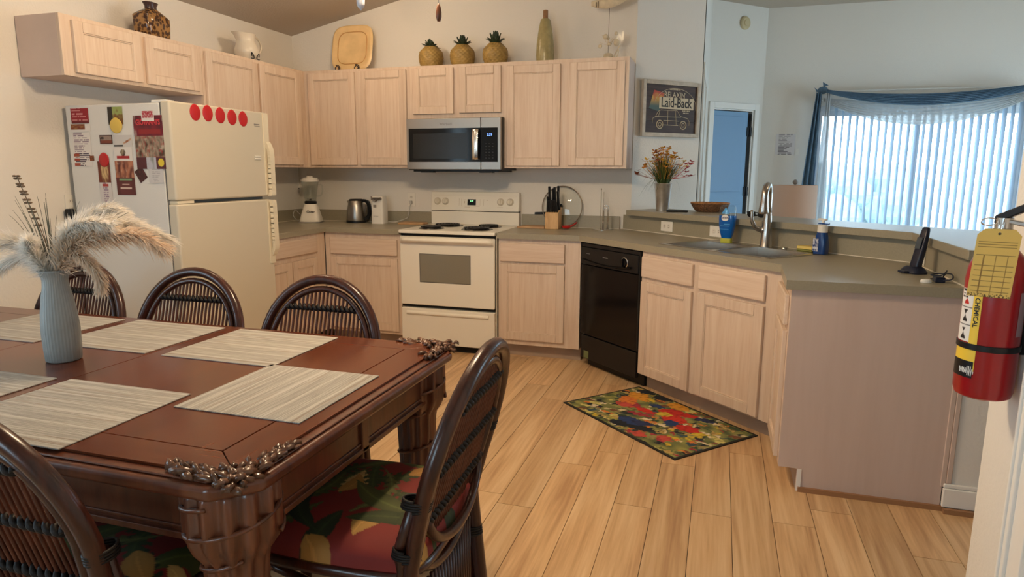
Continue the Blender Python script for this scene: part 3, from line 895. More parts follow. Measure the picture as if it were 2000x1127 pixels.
def fhandle(par, z0, z1, zg, flip):
    m = MB()
    m.box(0.724, 0.752, min(z0, z1), 0.734, 0.800, max(z0, z1))
    prof = spline([(0.728, 0, zg), (0.740, 0, zg + (0.02 if not flip else -0.02)), (0.752, 0, zg + (0.06 if not flip else -0.06)), (0.752, 0, (zg + z1) / 2), (0.750, 0, z1)], 5)
    for a, b in zip(prof, prof[1:]):
        c = (a + b) / 2
        t = (b - a) / 2
        nrm = Vector((t.z, 0, -t.x)).normalized() * 0.011
        m.obox((c.x, 0.785, c.z), (0, 0.021, 0), nrm, t * 1.15)
    m.box(0.728, 0.766, z1 - 0.01, 0.755, 0.802, z1 + 0.01)
    return m.build('handle', HAN, par, smooth=True)
fhandle(fd, 1.705, 1.195, 1.52, True)
fhandle(ld, 0.745, 1.150, 0.80, False)
MB().box(0.60, 0.01, 1.700, 0.70, 0.07, 1.716).build('hinge_cover', FSIDE, fr, bevel=0.004)
MB().box(0.668, 0.01, 1.166, 0.722, 0.13, 1.181).build('hinge_block', HAN, fr)
MB().box(0.7262, 0.672, 1.628, 0.7275, 0.722, 1.634).box(0.7262, 0.675, 1.619, 0.7275, 0.725, 1.622).build('badge', GREYINK, fd)
FRX, FRY = -1.255 + 0.726, -2.21

# ------------------------------------------------------------------ photo pixel -> point on a known surface
def ray(u, v): return FW + RT * ((u - 1000) / FPX) - UP * ((v - 563.5) / FPX)
def on_x(u, v, x): r = ray(u, v); return CAM + r * ((x - CAM.x) / r.x)
def on_y(u, v, y): r = ray(u, v); return CAM + r * ((y - CAM.y) / r.y)
def on_z(u, v, z): r = ray(u, v); return CAM + r * ((z - CAM.z) / r.z)

# ------------------------------------------------------------------ dining table
TC = Vector((0.22, -3.600, 0))
HL, HW = 1.22, 0.565
tb = thing('dining_table', 'carved dark cherry dining table with leaf-carved corners', 'table', tuple(TC))
def chamf(hx, hy, c): return [(hx - c, -hy), (hx, -hy + c), (hx, hy - c), (hx - c, hy), (-hx + c, hy), (-hx, hy - c), (-hx, -hy + c), (-hx + c, -hy)]
MB().prism(chamf(HL, HW, 0.075), 0.716, 0.748).build('top_edge', TDARK, tb, bevel=0.012, seg=4)
MB().prism(chamf(HL - 0.018, HW - 0.018, 0.072), 0.748, 0.7535).build('edge_bead', TDARK, tb, bevel=0.003)
g = 0.0022
a0, b0, c0 = HL - 0.042, HW - 0.042, 0.06      # outer outline of the veneered boards
a1, b1 = HL - 0.150, HW - 0.135                # inner outline
for sy in (-1, 1):
    MB().prism([(-a0 + c0, sy * b0), (a0 - c0, sy * b0), (a0 - c0 / 2 - g, sy * (b0 - c0 / 2)), (a1, sy * (b1 + g)), (-a1, sy * (b1 + g)), (-a0 + c0 / 2 + g, sy * (b0 - c0 / 2))], 0.7535, 0.7600).build('board', TWOOD, tb, bevel=0.001)
for sx in (-1, 1):
    MB().prism([(sx * a0, -b0 + c0), (sx * a0, b0 - c0), (sx * (a0 - c0 / 2), b0 - c0 / 2), (sx * (a1 + g), b1), (sx * (a1 + g), -b1), (sx * (a0 - c0 / 2), -b0 + c0 / 2)], 0.7535, 0.7600).build('board', TWOODY, tb, bevel=0.001)
for x0, x1 in ((-a1, -0.19), (-0.19, 0.31), (0.31, a1)):
    MB().box(x0 + g / 2, -b1, 0.7535, x1 - g / 2, b1, 0.7600).build('board', TWOODY, tb, bevel=0.001)
# apron
for sy in (-1, 1):
    y = sy * (HW - 0.075)
    m = MB().box(-HL + 0.16, y - 0.012, 0.600, HL - 0.16, y + 0.012, 0.716)
    m.box(-HL + 0.16, y - 0.020, 0.590, HL - 0.16, y + 0.020, 0.606).box(-HL + 0.16, y - 0.016, 0.612, HL - 0.16, y + 0.016, 0.620)
    m.box(-HL + 0.16, y - 0.018, 0.704, HL - 0.16, y + 0.018, 0.716)
    m.build('apron', TDARK, tb, bevel=0.003)
for sx in (-1, 1):
    x = sx * (HL - 0.075)
    m = MB().box(x - 0.012, -HW + 0.16, 0.600, x + 0.012, HW - 0.16, 0.716)
    m.box(x - 0.020, -HW + 0.16, 0.590, x + 0.020, HW - 0.16, 0.606).box(x - 0.016, -HW + 0.16, 0.612, x + 0.016, HW - 0.16, 0.620)
    m.box(x - 0.018, -HW + 0.16, 0.704, x + 0.018, HW - 0.16, 0.716).box(x - 0.020, -0.018, 0.592, x + 0.020, 0.018, 0.714)
    m.build('apron', TDARK, tb, bevel=0.003)
# legs: reeded bundles with wound straps
LEGM = wood('table_leg_wood', (0.07, 0.020, 0.009), (0.165, 0.050, 0.020), (16, 16, 2), 0.35, coat=0.3, bump=0.05)
for sx in (-1, 1):
    for sy in (-1, 1):
        cx, cy = sx * (HL - 0.118), sy * (HW - 0.118)
        m = MB().lathe([(0.030, 0), (0.062, 0.006), (0.066, 0.04), (0.050, 0.07), (0.052, 0.10), (0.056, 0.35), (0.063, 0.52), (0.066, 0.545), (0.085, 0.575), (0.094, 0.60), (0.094, 0.700), (0.090, 0.716)], 72, (cx, cy, 0), flute=13, fd=0.085)
        lg = m.build('leg', LEGM, tb, smooth='all')
        st = MB()
        for z0, z1, r, ph in ((0.592, 0.690, 0.099, 0.3), (0.580, 0.660, 0.097, 2.4), (0.470, 0.555, 0.069, 1.0), (0.40, 0.47, 0.063, 3.5)):
            st.tube([(cx + r * math.cos(ph + 4.6 * t), cy + r * math.sin(ph + 4.6 * t), z0 + (z1 - z0) * t) for t in [i / 24 for i in range(25)]], 0.0055, 6)
        st.build('carved_strap', LEGM, lg, smooth='all')
# carved leaf corners
CARV = mat('carved_leaf_gloss', (0.11, 0.050, 0.027), 0.28, coat=0.3, var=0.4, vscale=40)
def leaf(m, p, ang, L, w, lift, roll=0.0):
    c, s = math.cos(ang), math.sin(ang)
    rows = []
    nseg = 5
    for i in range(nseg + 1):
        t = i / nseg
        ww = w * (math.sin(math.pi * min(1, t * 0.92 + 0.08)) ** 0.8) * (1 + 0.25 * math.sin(t * 14))
        h = lift * math.sin(math.pi * t * 0.85)
        for k in (-1, 0, 1):
            lx, ly = L * t, k * ww
            rows.append((p[0] + c * lx - s * ly, p[1] + s * lx + c * ly, p[2] + h + (0.006 if k == 0 else -0.003) + roll * k * ww))
    fs = []
    for i in range(nseg):
        for k in range(2):
            a = i * 3 + k
            fs.append((a, a + 1, a + 4, a + 3))
    m.add(rows, fs)
rr = random.Random(8)
for sx in (-1, 1):
    for sy in (-1, 1):
        m = MB()
        cx, cy = sx * (HL - 0.042), sy * (HW - 0.042)
        for side in (0, 1):
            ax = Vector((-sx, 0)) if side == 0 else Vector((0, -sy))
            base = math.atan2(ax.y, ax.x)
            turn = 1 if (sx * sy > 0) == (side == 1) else -1
            for i in range(30):
                d = 0.0052 * i
                off = rr.uniform(-0.022, 0.030) * (1 - d * 3)
                inw = Vector((-sx, -sy)) * 0.0
                nrm = Vector((0, sy)) if side == 0 else Vector((sx, 0))
                px = cx + ax.x * d + nrm.x * off; py = cy + ax.y * d + nrm.y * off
                leaf(m, (px, py, 0.7505 + rr.uniform(0, 0.006)), base + rr.uniform(-0.75, 0.75), rr.uniform(0.024, 0.044), rr.uniform(0.004, 0.0075), rr.uniform(0.005, 0.013), rr.uniform(-0.5, 0.5))
        for i in range(34):
            a = math.atan2(sy, sx) + rr.uniform(-1.5, 1.5)
            q = rr.uniform(-0.035, 0.012)
            leaf(m, (cx + sx * q + rr.uniform(-0.02, 0.02), cy + sy * q + rr.uniform(-0.02, 0.02), 0.748 + rr.uniform(-0.008, 0.012)), a, rr.uniform(0.020, 0.036), rr.uniform(0.0045, 0.008), rr.uniform(0.003, 0.012), rr.uniform(-0.5, 0.5))
        m.add([(cx - sx * 0.03, cy - sy * 0.03, 0.735), (cx + sx * 0.02, cy - sy * 0.05, 0.735), (cx + sx * 0.02, cy + sy * 0.0, 0.735), (cx, cy + sy * 0.02, 0.735), (cx - sx * 0.05, cy + sy * 0.02, 0.735), (cx, cy, 0.757)],
              [(0, 1, 5), (1, 2, 5), (2, 3, 5), (3, 4, 5), (4, 0, 5)])
        o = m.build('corner_carving', CARV, tb, smooth='all')
        sd = o.modifiers.new('thick', 'SOLIDIFY'); sd.thickness = 0.0016

# ------------------------------------------------------------------ placemats
def mat_stripes():
    m = bpy.data.materials.new('woven_placemat'); m.use_nodes = True
    nt = m.node_tree; N, L = nt.nodes.new, nt.links.new
    b = nt.nodes['Principled BSDF']; b.inputs['Roughness'].default_value = 0.8
    tc = N('ShaderNodeTexCoord'); mp = N('ShaderNodeMapping'); mp.inputs['Scale'].default_value = (0.25, 20, 1)
    L(tc.outputs['Object'], mp.inputs['Vector'])
    n1 = N('ShaderNodeTexNoise'); n1.inputs['Scale'].default_value = 2.2; n1.inputs['Detail'].default_value = 5; n1.inputs['Roughness'].default_value = 0.75
    L(mp.outputs[0], n1.inputs['Vector'])
    rp = N('ShaderNodeValToRGB'); e = rp.color_ramp.elements
    e[0].position, e[0].color = 0.33, (0.17, 0.155, 0.14, 1)
    e[1].position, e[1].color = 0.64, (0.56, 0.55, 0.515, 1)
    for p, c in ((0.40, (0.33, 0.27, 0.215, 1)), (0.45, (0.50, 0.48, 0.43, 1)), (0.50, (0.30, 0.28, 0.25, 1)), (0.55, (0.55, 0.52, 0.46, 1))):
        k = e.new(p); k.color = c
    L(n1.outputs['Fac'], rp.inputs['Fac'])
    wv = N('ShaderNodeTexWave'); wv.inputs['Scale'].default_value = 62; wv.bands_direction = 'X'
    wv.inputs['Distortion'].default_value = 1.0
    L(tc.outputs['Object'], wv.inputs['Vector'])
    wv2 = N('ShaderNodeTexWave'); wv2.inputs['Scale'].default_value = 75; wv2.bands_direction = 'Y'
    L(tc.outputs['Object'], wv2.inputs['Vector'])
    mm = N('ShaderNodeMath'); mm.operation = 'ADD'
    L(wv.outputs['Fac'], mm.inputs[0]); L(wv2.outputs['Fac'], mm.inputs[1])
    mr = N('ShaderNodeMapRange'); mr.inputs['From Max'].default_value = 2.0; mr.inputs['To Min'].default_value = 0.70; mr.inputs['To Max'].default_value = 0.98
    L(mm.outputs[0], mr.inputs['Value'])
    mul = N('ShaderNodeVectorMath'); mul.operation = 'SCALE'
    L(rp.outputs['Color'], mul.inputs[0]); L(mr.outputs[0], mul.inputs['Scale'])
    L(mul.outputs[0], b.inputs['Base Color'])
    bp = N('ShaderNodeBump'); bp.inputs['Strength'].default_value = 0.3; bp.inputs['Distance'].default_value = 0.002
    L(mm.outputs[0], bp.inputs['Height']); L(bp.outputs[0], b.inputs['Normal'])
    return m
PM = mat_stripes()
mats = [((0.793, -3.297), 0.0, 'striped woven placemat in front of the chair nearest the range'),
        ((0.310, -3.297), 0.0, 'striped woven placemat in front of the middle chair by the refrigerator'),
        ((-0.165, -3.305), 0.0, 'striped woven placemat behind the grey vase, farthest from the range'),
        ((1.172, -3.658), 90.0, 'striped woven placemat laid across the right end of the table'),
        ((0.750, -3.948), 0.0, 'striped woven placemat in front of the dark near-side chair'),
        ((0.288, -3.955), 0.0, 'striped woven placemat left of the near-side placemat')]
pm0 = None
for (x, y), rz, lab in mats:
    if pm0 is None:
        pm0 = MB().box(-0.208, -0.188, 0, 0.208, 0.188, 0.003).build('placemat', PM, bevel=0.001)
        o = pm0
    else:
        o = pm0.copy(); COL.objects.link(o)
    o.location = (x, y, 0.7602); o.rotation_euler = (0, 0, R(rz))
    if rz: o.scale = (0.93, 0.98, 1)
    tag(o, lab, 'placemat', 'striped placemats on the dining table')

# ------------------------------------------------------------------ rattan chairs
def leaf_dist(x, y, cx, cy, ang, L, w, bend=0.0):
    """<1 inside a pointed leaf; returns (d, along)"""
    dx, dy = x - cx, y - cy
    c, s = math.cos(ang), math.sin(ang)
    u, v = dx * c + dy * s, -dx * s + dy * c
    t = u / L
    if t < 0 or t > 1: return 9, t
    v -= bend * math.sin(math.pi * t) * L
    ww = w * math.sin(math.pi * t ** 0.8) + 1e-4
    return abs(v) / ww, t

rr = random.Random(21)
RED, RED2 = srgb(124, 34, 26), srgb(104, 27, 22)
GREENS = [srgb(56, 66, 30), srgb(78, 84, 40), srgb(40, 50, 26), srgb(96, 98, 52)]
GOLD = [srgb(176, 134, 68), srgb(160, 116, 56), srgb(180, 146, 88)]
LEAVES = []
for i in range(30):
    gold = i % 4 == 3
    LEAVES.append((rr.uniform(-0.27, 0.27), rr.uniform(-0.27, 0.27), rr.uniform(0, 6.28), rr.uniform(0.15, 0.27) * (0.65 if gold else 1), rr.uniform(0.019, 0.032) * (1.15 if gold else 1.25),
                   rr.uniform(-0.25, 0.25), rr.choice(GOLD) if gold else rr.choice(GREENS), gold, rr.random() < 0.45))
def seat_print(x, y, z):
    n = noise.noise(Vector((x * 9, y * 9, 0)))
    col = [a + (b - a) * (0.5 + 0.5 * n) for a, b in zip(RED, RED2)]
    for cx, cy, a, L, w, bd, c, gold, frond in LEAVES:
        d, t = leaf_dist(x, y, cx, cy, a, L, w, bd)
        if frond and not gold:
            d *= 1 + 1.3 * max(0, math.sin(t * 55 + d * 4))
        if d < 1:
            k = 1.0 - 0.35 * d if not gold else 1.0 - 0.25 * abs(d - 0.4)
            if d < 0.10: k *= 1.35
            col = [q * k for q in c]
    return col
SEATP = paint_mat('tropical_print_fabric', 0.75, bump=0.1, bscale=700)

def chair_proto():
    C = bpy.data.objects.new('dining_chair', None)
    COL.objects.link(C)
    def yb(z): return 0.200 + (0.27 * (z - 0.45) if z > 0.45 else 0.10 * (0.45 - z))
    def arch(w, zs, top, zb, nn=22):
        """half-outline of the back from zb up and over"""
        L = []
        for i in range(7):
            z = zb + (zs - zb) * i / 6
            L.append((-w(z), yb(z), z))
        for i in range(1, nn):
            a = math.pi * i / nn
            z = zs + (top - zs) * math.sin(a)
            L.append((-w(zs) * math.cos(a), yb(z), z))
        for i in range(6, -1, -1):
            z = zb + (zs - zb) * i / 6
            L.append((w(z), yb(z), z))
        return L
    wo = lambda z: 0.215 + 0.042 * min(1, max(0, (z - 0.42) / 0.26))
    wi = lambda z: wo(z) - 0.036
    MB().tube(arch(wo, 0.66, 0.925, 0.0), 0.0195, 12).build('back_frame', RATTAN, C, smooth='all')
    MB().tube(arch(wi, 0.66, 0.888, 0.46), 0.0125, 10).build('inner_arch', RATTAN, C, smooth='all')
    MB().tube([(0.186 * math.cos(a) * -1, yb(0.56) - 0.0 + 0.012 * math.sin(a), 0.565 - 0.115 * math.sin(a)) for a in [math.pi * i / 16 for i in range(17)]], 0.0125, 10).build('bottom_bow', RATTAN, C, smooth='all')
    MB().tube([(0.200 * math.cos(a) * -1, yb(0.45) + 0.01 * math.sin(a), 0.50 - 0.13 * math.sin(a)) for a in [math.pi * i / 16 for i in range(17)]], 0.0115, 10).build('bottom_bow', RATTAN, C, smooth='all')
    for i in range(21):
        x = -0.180 + 0.018 * i
        q = min(1, abs(x) / wi(0.66))
        zt = 0.66 + (0.888 - 0.66) * math.sqrt(max(0, 1 - q * q))
        zb = 0.565 - 0.115 * math.sqrt(max(0, 1 - (x / 0.19) ** 2))
        MB().tube([(x, yb(zb) + 0.002, zb), (x, yb((zb + zt) / 2) + 0.002, (zb + zt) / 2), (x, yb(zt) + 0.002, zt)], 0.0046, 6, cap=False).build('spindle', CANE, C, smooth='all')
    for z in (0.815, 0.685, 0.555):
        q = math.sqrt(max(0, 1 - (max(0, (z - 0.66)) / 0.228) ** 2)) if z > 0.66 else 1
        hw = (wi(min(z, 0.66)) - 0.006) * q
        m = MB()
        for ph in (0, math.pi):
            m.tube([(-hw + 2 * hw * t, yb(z) + 0.002 + 0.0105 * math.cos(ph + t * hw * 2 * 150), z + 0.0085 * math.sin(ph + t * hw * 2 * 150)) for t in [i / 110 for i in range(111)]], 0.0068, 5)
        m.build('cane_band', BIND, C, smooth='all')
    # rear posts doubled, with dark bindings
    for s in (-1, 1):
        MB().tube([(s * 0.212, yb(0.0) - 0.030, 0.0), (s * 0.214, yb(0.3) - 0.034, 0.3), (s * 0.222, yb(0.50) - 0.034, 0.50), (s * 0.240, yb(0.62) - 0.020, 0.625)], 0.016, 10).build('leg', RATTAN, C, smooth='all')
        MB().tube([(s * 0.225, -0.205, 0.0), (s * 0.222, -0.20, 0.25), (s * 0.215, -0.195, 0.435)], 0.018, 10).build('leg', RATTAN, C, smooth='all')
        for z in (0.615, 0.475, 0.30, 0.12):
            cc = lambda zz: (s * (wo(zz) - 0.002), yb(zz) - 0.015)
            coil = []
            for i in range(61):
                zz = z + 0.028 * i / 60; a = 2 * math.pi * 4 * i / 60
                coil.append((cc(zz)[0] + 0.0222 * math.cos(a), cc(zz)[1] + 0.0335 * math.sin(a), zz))
            MB().tube(coil, 0.0036, 5).build('binding', BIND, C, smooth='all')
        MB().tube(spline([(s * 0.213, 0.19, 0.24), (s * 0.215, 0.0, 0.34), (s * 0.218, -0.19, 0.40)], 5), 0.011, 8).build('side_stretcher', RATTAN, C, smooth='all')
    # skirt of thin canes under the seat back
    m = MB()
    for i in range(17):
        x = -0.16 + 0.02 * i
        m.tube([(x * 0.75, 0.225, 0.13), (x, 0.212, 0.38)], 0.0055, 5)
    tag(m.build('skirt_canes', RATTAN, C, smooth='all'), kind='stuff')
    MB().tube([(-0.2, 0.215, 0.10), (-0.1, 0.235, 0.135), (0.1, 0.235, 0.135), (0.2, 0.215, 0.10)], 0.011, 8).build('rear_stretcher', RATTAN, C, smooth='all')
    def ring(z, hx, hy, p=5.0, cy=-0.01, n=40):
        return [((abs(math.cos(a)) ** (2 / p)) * math.copysign(hx, math.cos(a)), cy + (abs(math.sin(a)) ** (2 / p)) * math.copysign(hy, math.sin(a)), z) for a in [2 * math.pi * i / n for i in range(n)]]
    MB().tube(ring(0.425, 0.236, 0.222), 0.017, 8, closed=True).build('seat_rail', RATTAN, C, smooth='all')
    m = MB()
    def cush(u, v):
        # square to rounded square, gently domed
        x, y = (u * 2 - 1), (v * 2 - 1)
        k = 1 - 0.07 * (x * x) * (y * y)
        e = (1 - abs(x) ** 5) * (1 - abs(y) ** 5)
        return (0.246 * x * k, -0.01 + 0.236 * y * k, 0.443 + 0.058 * max(0, e) ** 0.35)
    m.grid(cush, 130, 124)
    b = MB().grid(lambda u, v: (lambda p: (p[0], p[1], 0.440))(cush(1 - u, v)), 20, 20)
    m.add(b.v, b.f)
    o = m.build('seat_cushion', SEATP, C, smooth='all')
    paint(o.data, seat_print)
    return C

ch0 = chair_proto()
spots = [((0.800, -3.195), 0.0, 'dark rattan dining chair on the far side, in front of the range'),
         ((0.178, -3.195), 1.0, 'dark rattan dining chair on the far side, in front of the refrigerator door'),
         ((-0.430, -3.205), -1.5, 'dark rattan dining chair on the far side, behind the grey vase'),
         ((1.432, -3.650), -88.0, 'dark rattan dining chair pulled up to the right end of the table'),
         ((0.935, -4.010), 180.0, 'dark rattan dining chair on the near side, back to the viewer')]
for i, ((x, y), rz, lab) in enumerate(spots):
    o = ch0 if i == 0 else copy_tree(ch0)
    o.location = (x, y, 0); o.rotation_euler = (0, 0, R(rz))
    tag(o, lab, 'chair', 'rattan chairs around the dining table')

# ------------------------------------------------------------------ vase of pampas on the table
VB = Vector((0.335, -3.615, 0.7602))
vs = thing('pampas_vase', 'ribbed grey vase of white pampas plumes on the table', 'vase', tuple(VB))
VM = mat('grey_blue_ceramic', (0.27, 0.275, 0.26), 0.45, var=0.12, vscale=14)
prof = [(0.050, 0), (0.058, 0.004), (0.061, 0.05), (0.062, 0.10), (0.058, 0.15), (0.050, 0.20), (0.042, 0.235), (0.041, 0.255), (0.048, 0.278), (0.055, 0.287), (0.051, 0.287), (0.038, 0.258), (0.038, 0.20)]
MB().lathe([(r * 0.84, z) for r, z in prof], 144, flute=36, fd=0.010, cap=True).build('vase_body', VM, vs, smooth='all')
HX = Vector((RT.x, RT.y, 0)).normalized()      # roughly along the picture, horizontal
HY = Vector((-HX.y, HX.x, 0))
def fluff(name, c):
    m = bpy.data.materials.new(name); m.use_nodes = True
    nt = m.node_tree; nt.nodes.remove(nt.nodes['Principled BSDF'])
    d = nt.nodes.new('ShaderNodeBsdfDiffuse'); d.inputs[0].default_value = (*c, 1)
    t = nt.nodes.new('ShaderNodeBsdfTranslucent'); t.inputs[0].default_value = (*c, 1)
    x = nt.nodes.new('ShaderNodeMixShader'); x.inputs[0].default_value = 0.5
    nt.links.new(d.outputs[0], x.inputs[1]); nt.links.new(t.outputs[0], x.inputs[2]); nt.links.new(x.outputs[0], nt.nodes['Material Output'].inputs[0])
    return m
PAMP = fluff('pampas_fluff', (0.90, 0.86, 0.80))
PAMPT = fluff('pampas_tan', (0.82, 0.68, 0.54))
STALK = mat('dried_stalk', (0.16, 0.10, 0.055), 0.8)
GRASSG = mat('grey_green_blades', (0.09, 0.10, 0.075), 0.7)
rr = random.Random(4)
def hpt(a, d, z): return HX * a + HY * d + Vector((0, 0, z))
def plume(path, n, L, mt, spread=1.0):
    sp = spline(path, 10)
    m = MB()
    for i in range(int(n * 1.7)):
        t = rr.random() ** 0.8
        k = min(len(sp) - 2, int(t * (len(sp) - 1)))
        p = sp[k].lerp(sp[k + 1], rr.random())
        tg = (sp[k + 1] - sp[k]).normalized()
        side = Vector((rr.gauss(0, 1), rr.gauss(0, 1), rr.gauss(0, 1)))
        side = (side - tg * side.dot(tg)).normalized()
        l = L * rr.uniform(0.5, 1.15) * (1 - 0.45 * t)
        d = (tg * 1.0 + side * rr.uniform(0.3, 1.0) * spread).normalized()
        q1 = p + d * l * 0.55
        q2 = p + d * l + Vector((0, 0, -0.35 * l * rr.random()))
        w = d.cross(Vector((rr.gauss(0, 1), rr.gauss(0, 1), rr.gauss(0, 1)))).normalized() * 0.0012
        m.add([p - w, p + w, q1 + w, q1 - w, q2], [(0, 1, 2, 3), (3, 2, 4)])
    o = tag(m.build('plume', mt, vs), kind='stuff')
    MB().tube(sp[:-4], 0.0012, 5).build('stem', STALK, o)
Z0 = 0.27
plume([hpt(0, 0, Z0), hpt(0.05, 0.01, Z0 + 0.10), hpt(0.14, 0.02, Z0 + 0.155), hpt(0.24, 0.04, Z0 + 0.145), hpt(0.325, 0.06, Z0 + 0.10)], 1500, 0.085, PAMP)
plume([hpt(0.01, 0.01, Z0), hpt(0.035, 0.03, Z0 + 0.11), hpt(0.075, 0.05, Z0 + 0.165), hpt(0.13, 0.08, Z0 + 0.195), hpt(0.17, 0.1, Z0 + 0.18)], 1300, 0.075, PAMP)
plume([hpt(0.01, -0.01, Z0), hpt(0.06, -0.02, Z0 + 0.12), hpt(0.13, -0.03, Z0 + 0.16), hpt(0.21, -0.04, Z0 + 0.155)], 1100, 0.075, PAMP)
plume([hpt(0.01, -0.01, Z0), hpt(0.07, -0.03, Z0 + 0.06), hpt(0.13, -0.05, Z0 + 0.055), hpt(0.17, -0.06, Z0 + 0.01), hpt(0.175, -0.06, Z0 - 0.03)], 900, 0.06, PAMPT)
plume([hpt(-0.01, 0, Z0), hpt(-0.06, -0.02, Z0 + 0.085), hpt(-0.14, -0.05, Z0 + 0.115), hpt(-0.23, -0.07, Z0 + 0.11), hpt(-0.30, -0.09, Z0 + 0.07)], 1500, 0.08, PAMP)
plume([hpt(-0.01, 0, Z0), hpt(-0.06, 0.03, Z0 + 0.045), hpt(-0.13, 0.05, Z0 + 0.05), hpt(-0.20, 0.06, Z0 + 0.02), hpt(-0.25, 0.06, Z0 - 0.02)], 1200, 0.07, PAMP)
plume([hpt(0, -0.01, Z0 - 0.01), hpt(-0.02, -0.03, Z0 + 0.04), hpt(-0.03, -0.05, Z0 + 0.08), hpt(-0.02, -0.06, Z0 + 0.11)], 900, 0.07, PAMP, 1.5)
plume([hpt(0.01, 0.0, Z0), hpt(0.07, -0.02, Z0 + 0.085), hpt(0.16, -0.03, Z0 + 0.115), hpt(0.27, -0.03, Z0 + 0.125), hpt(0.35, -0.02, Z0 + 0.085)], 1300, 0.095, PAMPT)
plume([hpt(0.0, 0.02, Z0), hpt(0.05, 0.04, Z0 + 0.10), hpt(0.12, 0.06, Z0 + 0.15), hpt(0.19, 0.07, Z0 + 0.155), hpt(0.26, 0.08, Z0 + 0.12)], 1200, 0.09, PAMP)
m = MB()
for i in range(34):
    a = rr.choice([rr.uniform(-0.10, -0.01), rr.uniform(0.0, 0.24)])
    zt = Z0 + rr.uniform(0.16, 0.25) - (0.10 * a if a > 0 else 0)
    d = rr.uniform(-0.04, 0.05)
    m.tube(bez(hpt(a * 0.1, d * 0.2, Z0 - 0.02), hpt(a * 0.45, d * 0.5, Z0 + 0.13), hpt(a, d, zt), 8), [0.0016 * (1 - i_ / 9) + 0.0003 for i_ in range(9)], 4)
tag(m.build('grass_blades', GRASSG, vs), kind='stuff')
m = MB()
sp = spline([hpt(0, 0.01, Z0), hpt(-0.035, 0.02, Z0 + 0.12), hpt(-0.075, 0.03, Z0 + 0.22), hpt(-0.105, 0.035, Z0 + 0.30)], 10)
m.tube(sp, 0.0014, 5)
for i in range(12):
    p = sp[len(sp) - 1 - int(i * 1.55)]
    for s in (-1, 1):
        m.sphere(p + HX * s * 0.006 + Vector((0, 0, -0.002)), 0.006, 6, 4, (1.2, 1.0, 0.6))
m.build('seed_stalk', STALK, vs, smooth='all')

# ------------------------------------------------------------------ ceiling fan (only its pull chains reach into the picture)
fob1 = CAM + ray(857, 42) * 2.25
fob2 = CAM + ray(705, 19) * 2.32
fc = (fob1 + fob2) / 2
fan = thing('ceiling_fan', 'ceiling fan with a dark wooden pull and a white pull', 'fan', (fc.x, fc.y, ceil_z(fc.x)))
FZ = ceil_z(fc.x)
FANW = mat('fan_white', (0.75, 0.73, 0.70), 0.35)
MB().lathe([(0.001, 0.02), (0.07, 0.02), (0.065, -0.04), (0.02, -0.07), (0.012, -0.08), (0.012, -0.42), (0.06, -0.44), (0.13, -0.48), (0.135, -0.58), (0.10, -0.62), (0.07, -0.635), (0.07, -0.66), (0.001, -0.67)], 32).build('motor_housing', FANW, fan, smooth=True)
for i in range(5):
    a = 2 * math.pi * i / 5 + 0.3
    c, s = math.cos(a), math.sin(a)
    m = MB()
    m.obox((c * 0.40, s * 0.40, -0.55), (c * 0.25, s * 0.25, 0), (-s * 0.065, c * 0.065, 0.012), (0, 0, 0.003))
    m.obox((c * 0.14, s * 0.14, -0.555), (c * 0.05, s * 0.05, 0), (-s * 0.02, c * 0.02, 0), (0, 0, 0.003))
    m.build('blade', FANW, fan)
BULB = bpy.data.materials.new('fan_bulb'); BULB.use_nodes = True
_b = BULB.node_tree.nodes['Principled BSDF']
_b.inputs['Base Color'].default_value = (0.9, 0.85, 0.75, 1)
_b.inputs['Emission Color'].default_value = (*LAMP_COLOR, 1)
_b.inputs['Emission Strength'].default_value = FAN_W
for i in range(3):
    a = 2 * math.pi * i / 3 + 0.9
    c, s = math.cos(a), math.sin(a)
    MB().tube([(c * 0.05, s * 0.05, -0.64), (c * 0.10, s * 0.10, -0.645)], 0.014, 8).build('lamp_arm', FANW, fan)
    MB().sphere((c * 0.135, s * 0.135, -0.655), 0.045, 14, 10).build('bulb', BULB, fan, smooth='all')
    MB().lathe([(0.064, -0.652), (0.060, -0.620), (0.040, -0.595), (0.015, -0.585), (0.013, -0.588), (0.038, -0.599), (0.058, -0.622), (0.061, -0.652)], 24, (c * 0.135, s * 0.135, 0), cap=False).build('added_lamp_shade', FANW, fan, smooth='all')  # unseen shades, added to block the bulbs' upward light
for f, mt, big in ((fob1, mat('fob_wood', (0.10, 0.035, 0.015), 0.35), False), (fob2, mat('fob_white', (0.55, 0.55, 0.60), 0.45), True)):
    l = f - Vector((fc.x, fc.y, FZ))
    ch = MB().cyl(l + Vector((0, 0, 0.055)), (l.x, l.y, -0.64), 0.0016, 6).build('pull_chain', CHROME, fan)
    pf = [(0.001, 0), (0.0045, 0.0005), (0.0062, 0.006), (0.0078, 0.012), (0.0078, 0.024), (0.0055, 0.038), (0.002, 0.046), (0.001, 0.047)] if not big else \
         [(0.001, -0.002), (0.0025, -0.002), (0.003, 0.002), (0.008, 0.006), (0.011, 0.014), (0.012, 0.03), (0.010, 0.05), (0.004, 0.065), (0.001, 0.066)]
    MB().lathe([(r * 1.25, z * 1.25) for r, z in pf], 16, l).build('pull_fob', mt, ch, smooth='all')

